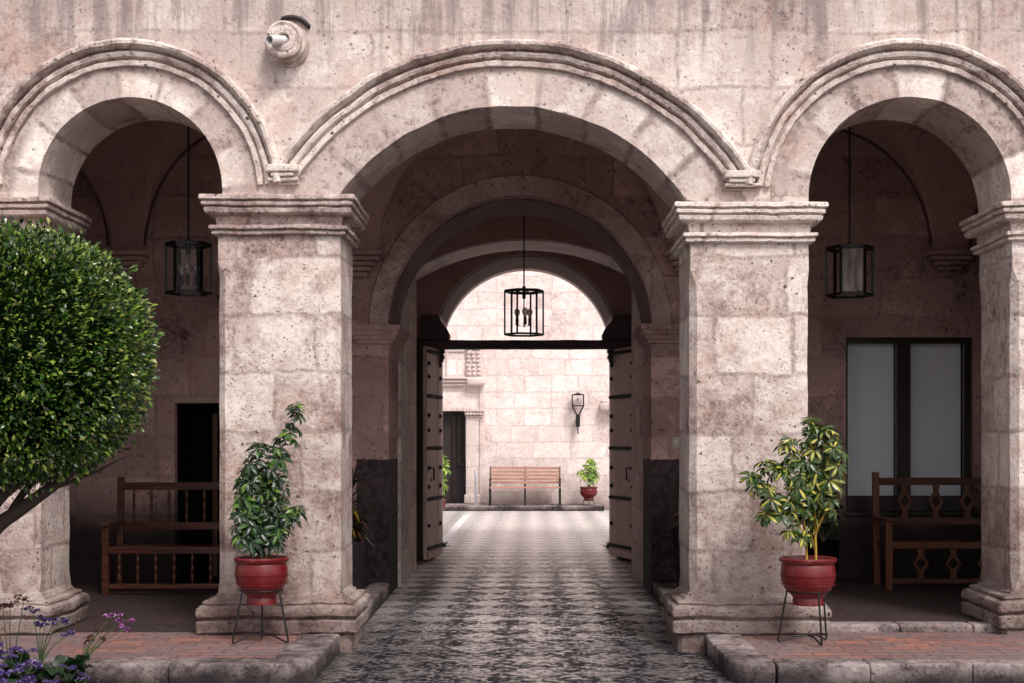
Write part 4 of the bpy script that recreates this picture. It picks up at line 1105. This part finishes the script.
# far courtyard plants
fx = W(589, 498, 42.8)
t = potted('small bright green plant in red pot by the far wall', fx.x, 32.9, .24, .205, .31)
schefflera(t, [([(0, 0, .28), (-.03, 0, .55), (-.08, 0, .82)], .3), ([(0, 0, .28), (.08, 0, .5), (.12, 0, .85)], .3), ([(0, 0, .28), (.02, -.05, .6), (.04, -.05, .95)], .3), ([(0, 0, .28), (-.1, -.05, .5), (-.2, 0, .65)], .3), ([(0, 0, .28), (.12, -.05, .45), (.2, 0, .62)], .3)], .13, 'bright', 'stem', .06, 12, .08)
t2 = thing('plant_stand', 'low wire stand under the far red pot', 'plant stand', (fx.x, 32.9, .12), 0, 'black wire plant stands')
b = MB(); b.tube([(.13 * math.cos(a), .13 * math.sin(a), .11) for a in [2 * PI * k / 20 for k in range(21)]], .008, 6); obj('ring', b, 'iron', t2, local=True)
for k in range(3):
    a = 2 * PI * k / 3 + .5; b = MB(); b.tube([(.13 * math.cos(a), .13 * math.sin(a), .11), (.17 * math.cos(a), .17 * math.sin(a), .005)], .008, 6); obj('leg', b, 'iron', t2, local=True)
gx = W(436, 503, 46)
t = potted('bright lime green plant beside the left gate leaf outside', gx.x, gx.y, .02, .21, .35)
schefflera(t, [([(0, 0, .3), (.03, 0, .8), (.08, 0, 1.25)], .35), ([(0, 0, .3), (.1, -.03, .8), (.2, 0, 1.2)], .35), ([(0, 0, .3), (-.05, 0, .6), (-.12, 0, 1.0)], .3), ([(0, 0, .3), (.05, 0, .5), (.12, .02, .7)], .3)], .16, 'bright', 'stem', .07, 14, .10)

# ------------------------------------------------------------------ clipped ficus tree
TC = Vector((-2.76, 7.37, EYE + (440 - 356) / 190.)); TR = Vector((.755, .75, .68))
tree = thing('ficus_tree', 'clipped round ficus tree with dense glossy leaves at the left edge', 'tree', (-3.0, 7.4, .1))
random.seed(17); lf = MB()
def crown_r(d):
    n = noise.noise(d * 2.2) * .04 + noise.noise(d * 6.) * .035 + noise.noise(d * 14.) * .03
    return 1. + n
def se(d):      # slightly boxy ellipsoid
    p = 2.35; k = (abs(d.x) ** p + abs(d.y) ** p + abs(d.z) ** p) ** (-1 / p); return d * k
cnt = 0
while cnt < 34000:
    d = Vector((random.gauss(0, 1), random.gauss(0, 1), random.gauss(0, 1))).normalized()
    if d.y > .55 and random.random() < .6: continue
    q = 1 - abs(random.gauss(0, .11)); 
    if random.random() < .025: q = 1 + random.uniform(0, .06)
    p = se(d) * crown_r(d) * q
    p = Vector((p.x * TR.x, p.y * TR.y, p.z * TR.z)) + TC
    if p.x < -3.9: continue
    o = (d + Vector((random.gauss(0, .55), random.gauss(0, .55), random.gauss(0, .5) + .15))).normalized()
    up = Vector((random.gauss(0, .6), random.gauss(0, .6) - .5, 1)).normalized()
    L = random.uniform(.020, .043) * (1.25 if q > 1 else 1)
    lf.leaf(p, o, up, L, L * .5, .12, .12); cnt += 1
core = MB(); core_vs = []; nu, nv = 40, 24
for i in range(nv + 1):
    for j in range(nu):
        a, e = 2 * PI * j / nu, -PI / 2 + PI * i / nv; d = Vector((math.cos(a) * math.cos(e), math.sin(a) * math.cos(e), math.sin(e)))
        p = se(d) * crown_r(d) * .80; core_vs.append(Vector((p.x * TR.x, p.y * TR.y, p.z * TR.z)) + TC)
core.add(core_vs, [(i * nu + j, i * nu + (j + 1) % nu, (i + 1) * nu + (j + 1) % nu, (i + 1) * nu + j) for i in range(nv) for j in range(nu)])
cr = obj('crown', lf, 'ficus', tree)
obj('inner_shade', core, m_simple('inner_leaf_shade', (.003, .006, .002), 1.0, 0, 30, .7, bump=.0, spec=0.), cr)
tk = MB()
def limb(pts, rs, n=10):
    P2, R2 = [], []
    for i in range(len(pts) - 1):
        for k in range(5):
            f = k / 5; p = Vector(pts[i]).lerp(Vector(pts[i + 1]), f); P2.append(p + noise.noise_vector(p * 8) * .012); R2.append(rs[i] + (rs[i + 1] - rs[i]) * f)
    P2.append(Vector(pts[-1])); R2.append(rs[-1]); tk.tube(P2, R2, n)
fork = W(-22, 545, 190)
limb([(-3.0, 7.4, .05), (-2.97, 7.39, .5), fork], [.085, .07, .062])
limb([fork, W(5, 520, 190), W(50, 490, 190), W(90, 455, 190), W(110, 420, 188)], [.05, .038, .030, .022, .01])
limb([fork, W(-5, 505, 192), W(20, 478, 192), W(40, 440, 192)], [.045, .034, .028, .012])
limb([fork, W(-20, 500, 188), W(-20, 440, 188)], [.05, .035, .015])
limb([W(5, 520, 190), W(35, 478, 188), W(60, 465, 187), W(75, 440, 187)], [.024, .018, .014, .008], 7)
limb([W(30, 500, 190), W(62, 486, 190), W(95, 472, 189), W(130, 455, 189)], [.016, .012, .009, .005], 7)
obj('trunk', tk, 'bark', tree, 60)

# ------------------------------------------------------------------ flower bed
b = MB(); vs = []; nx, ny = 40, 30
for i in range(nx + 1):
    for j in range(ny + 1):
        x, y = -6. + 3.6 * i / nx, 5.6 + 3.55 * j / ny
        e = min(i, nx - i, j, ny - j) / 3.; vs.append((x, y, -.02 + .12 * min(1, e) + noise.noise(Vector((x * 3, y * 3, 0))) * .03))
b.add(vs, [(i * (ny + 1) + j, (i + 1) * (ny + 1) + j, (i + 1) * (ny + 1) + j + 1, i * (ny + 1) + j + 1) for i in range(nx) for j in range(ny)])
struct('garden_bed_soil', b, 'soil')
def floret_cluster(mb, c, r, n, flat=.5):
    for k in range(n):
        d = Vector((random.gauss(0, 1), random.gauss(0, 1), abs(random.gauss(0, 1)))).normalized(); p = c + Vector((d.x * r, d.y * r, d.z * r * flat)) * random.uniform(.5, 1)
        L = random.uniform(.008, .015)
        for q in range(3): mb.leaf(p, (d + Vector((random.gauss(0, .5), random.gauss(0, .5), random.gauss(0, .5)))).normalized(), (random.gauss(0, 1), random.gauss(0, 1), 1), L, L * .8, .1, .1)
def flower(label, base, heads, kinds, leaves=0, seed=1, cl=.045, nf=70):
    random.seed(seed); base = Vector(base); t = thing('statice_flower', label, 'flower', base)
    st = MB(); mbs = {}
    for h, k in zip(heads, kinds):
        h = Vector(h); m = base.lerp(h, .55) + Vector((0, 0, .03)); st.tube([base, base.lerp(m, .5) + Vector((0, 0, .01)), m, h], [.005, .004, .003, .002], 5)
        mb = mbs.setdefault(k, MB())
        for q in range(4):
            o = Vector((random.gauss(0, 1) * cl, random.gauss(0, 1) * cl, random.gauss(0, .35) * cl)); st.tube([h, h + o], .0016, 4, False)
            floret_cluster(mb, h + o, cl * .62, nf // 4)
    obj('stem', st, m_st, t, 60)
    for k, mb in mbs.items(): obj('blossom', mb, k, t)
    if leaves:
        lf = MB()
        for k in range(leaves):
            a = random.uniform(0, 6.28); el = R(random.uniform(5, 65)); d = Vector((math.cos(a) * math.cos(el), math.sin(a) * math.cos(el), math.sin(el)))
            p = base + Vector((random.uniform(-.08, .08), random.uniform(-.08, .08), random.uniform(.02, .3))); s = random.uniform(.10, .16)
            # wavy broad leaf strip
            a2 = d.cross(Vector((0, 0, 1))).normalized(); up = a2.cross(d); vs = []
            for i in range(7):
                u = i / 6; wd = s * .42 * math.sin(PI * min(1, u * .9 + .08)) ** .7
                for j in (-1, -.5, 0, .5, 1): vs.append(p + d * s * u + a2 * wd * j + up * (.012 * math.sin(i * 2.3 + j * 3) * abs(j) * 1.5 - .25 * s * u * u))
            lf.add(vs, [(i * 5 + j, i * 5 + j + 1, (i + 1) * 5 + j + 1, (i + 1) * 5 + j) for i in range(6) for j in range(4)])
        obj('leaves', lf, 'staticeleaf', t, 60)
    return t
m_st = m_simple('flower_stalk', (.07, .11, .035), .7)
S2 = 178.
flower('pink-purple statice stalk leaning right over the brick terrace', W(78, 668, S2), [W(122, 621, S2), W(112, 616, S2 + 2), W(126, 628, S2 - 2)], ['pinkpetal'] * 3, 0, 2, .022, 60)
flower('dried reddish flower stalk beside the pink one', W(80, 672, S2), [W(99, 632, S2), W(86, 642, S2), W(104, 640, S2), W(92, 637, S2)], ['dryhead'] * 4, 0, 3, .012, 30)
flower('deep purple statice on tall stalks below the left pillar', W(40, 665, S2), [W(46, 620, S2), W(52, 625, S2 + 3), W(40, 624, S2 - 3), W(60, 622, S2), W(33, 612, S2), W(70, 634, S2)], ['petal'] * 6, 0, 4, .022, 60)
flower('faded brownish statice stalks at the left edge', W(10, 690, S2), [W(3, 608, S2), W(10, 606, S2), W(-6, 610, S2), W(24, 600, S2)], ['dryhead'] * 4, 0, 5, .028, 44)
flower('low clump of violet statice in the bottom left corner', W(12, 720, 185), [W(2, 655, 185), W(12, 650, 186), W(22, 652, 187), W(8, 672, 192), W(22, 668, 190), W(34, 665, 190), W(-6, 668, 190), W(30, 680, 190), W(12, 682, 192), W(-3, 684, 190)], ['petal'] * 10, 26, 6, .036, 110)
flower('leafy violet statice beside the terrace kerb, bottom left', W(62, 725, 185), [W(62, 676, 187), W(70, 668, 188), W(82, 678, 187), W(50, 682, 190)], ['petal'] * 4, 34, 7, .022, 60)

# small weeds by the door feet
def weed(label, c, seed):
    random.seed(seed); lf = MB()
    for k in range(40):
        a = random.uniform(0, 6.28); el = R(random.uniform(20, 80)); lf.leaf(Vector(c) + Vector((random.uniform(-.04, .04), random.uniform(-.04, .04), 0)), (math.cos(a) * math.cos(el), math.sin(a) * math.cos(el), math.sin(el)), (0, 0, 1), random.uniform(.08, .18), .014, .2, .3)
    tag(obj('weed_tuft', lf, 'staticeleaf', None), label, 'weed', 'weed tufts at the gate')
random.seed(21); lt = MB()
for k in range(70):
    zone = random.random()
    if zone < .4: p = Vector((random.uniform(1.45, 3.6), random.uniform(9.7, 10.8), .148))
    elif zone < .75: p = Vector((random.uniform(-3.4, -1.7), random.uniform(9.7, 10.8), .148))
    else: p = Vector((random.uniform(1.0, 1.3), random.uniform(14.2, 18.), .010))
    a = random.uniform(0, 6.28); lt.leaf2(p + Vector((0, 0, .003)), (math.cos(a), math.sin(a), .05), (0, 0, 1), random.uniform(.015, .045), random.uniform(.008, .016), .2, -.1)
fl = obj('fallen_leaves', lt, m_leaf('dry_litter_leaf', [(0, (.06, .04, .02)), (.6, (.20, .12, .05)), (.85, (.12, .16, .03)), (1, (.4, .34, .25))], .7)); fl['kind'] = 'stuff'; fl['label'] = 'sparse dry leaf litter on the terraces and passage edge'
weed('tuft of weeds at the foot of the left gate leaf', W(443, 548, 66.), 1)
weed('tuft of weeds at the foot of the right gate leaf', W(609, 549, 66.), 2)

# ------------------------------------------------------------------ camera, light
cam = bpy.data.cameras.new('camera'); co = bpy.data.objects.new('camera', cam); C.objects.link(co)
co.location = (0, 0, EYE); co.rotation_euler = (R(90), 0, 0)
cam.sensor_width = 36; cam.lens = 1400 / 1024 * 36; cam.shift_x = -14 / 1024; cam.shift_y = (440 - 341.5) / 1024
cam.clip_end = 600; SC.camera = co

SUN_EL, SUN_AZ = 50, 152     # azimuth: direction the light comes from, clockwise from +Y
wd = bpy.data.worlds.new('World'); SC.world = wd; wd.use_nodes = True
nt = wd.node_tree; nt.nodes.clear()
o = nt.nodes.new('ShaderNodeOutputWorld'); bg = nt.nodes.new('ShaderNodeBackground'); sky = nt.nodes.new('ShaderNodeTexSky')
sky.sky_type = 'NISHITA'; sky.sun_disc = False; sky.sun_elevation = R(SUN_EL); sky.sun_rotation = R(SUN_AZ)
sky.air_density = 1.0; sky.dust_density = 3.0; sky.ozone_density = 1.0
hs = nt.nodes.new('ShaderNodeHueSaturation'); hs.inputs['Saturation'].default_value = .18
mx = nt.nodes.new('ShaderNodeMix'); mx.data_type = 'RGBA'; mx.blend_type = 'MULTIPLY'; mx.inputs[0].default_value = 1; mx.inputs[7].default_value = (1.0, .945, .955, 1)
nt.links.new(sky.outputs[0], hs.inputs['Color']); nt.links.new(hs.outputs[0], mx.inputs[6]); nt.links.new(mx.outputs[2], bg.inputs[0]); nt.links.new(bg.outputs[0], o.inputs[0])
bg.inputs[1].default_value = .205
sl = bpy.data.lights.new('sun', 'SUN'); sl.energy = 2.5; sl.angle = R(14); sl.color = (1, .955, .91)
so = bpy.data.objects.new('sun', sl); C.objects.link(so)
az, el = R(SUN_AZ), R(SUN_EL)
dvec = Vector((math.sin(az) * math.cos(el), math.cos(az) * math.cos(el), math.sin(el)))
so.rotation_euler = dvec.to_track_quat('Z', 'Y').to_euler(); so.location = dvec * 30
SC.view_settings.view_transform = 'Standard'; SC.view_settings.look = 'None'; SC.view_settings.exposure = 0; SC.view_settings.gamma = 1
SC.cycles.max_bounces = 8; SC.cycles.diffuse_bounces = 5; SC.cycles.glossy_bounces = 3; SC.cycles.transparent_max_bounces = 10
SC.cycles.use_denoising = True
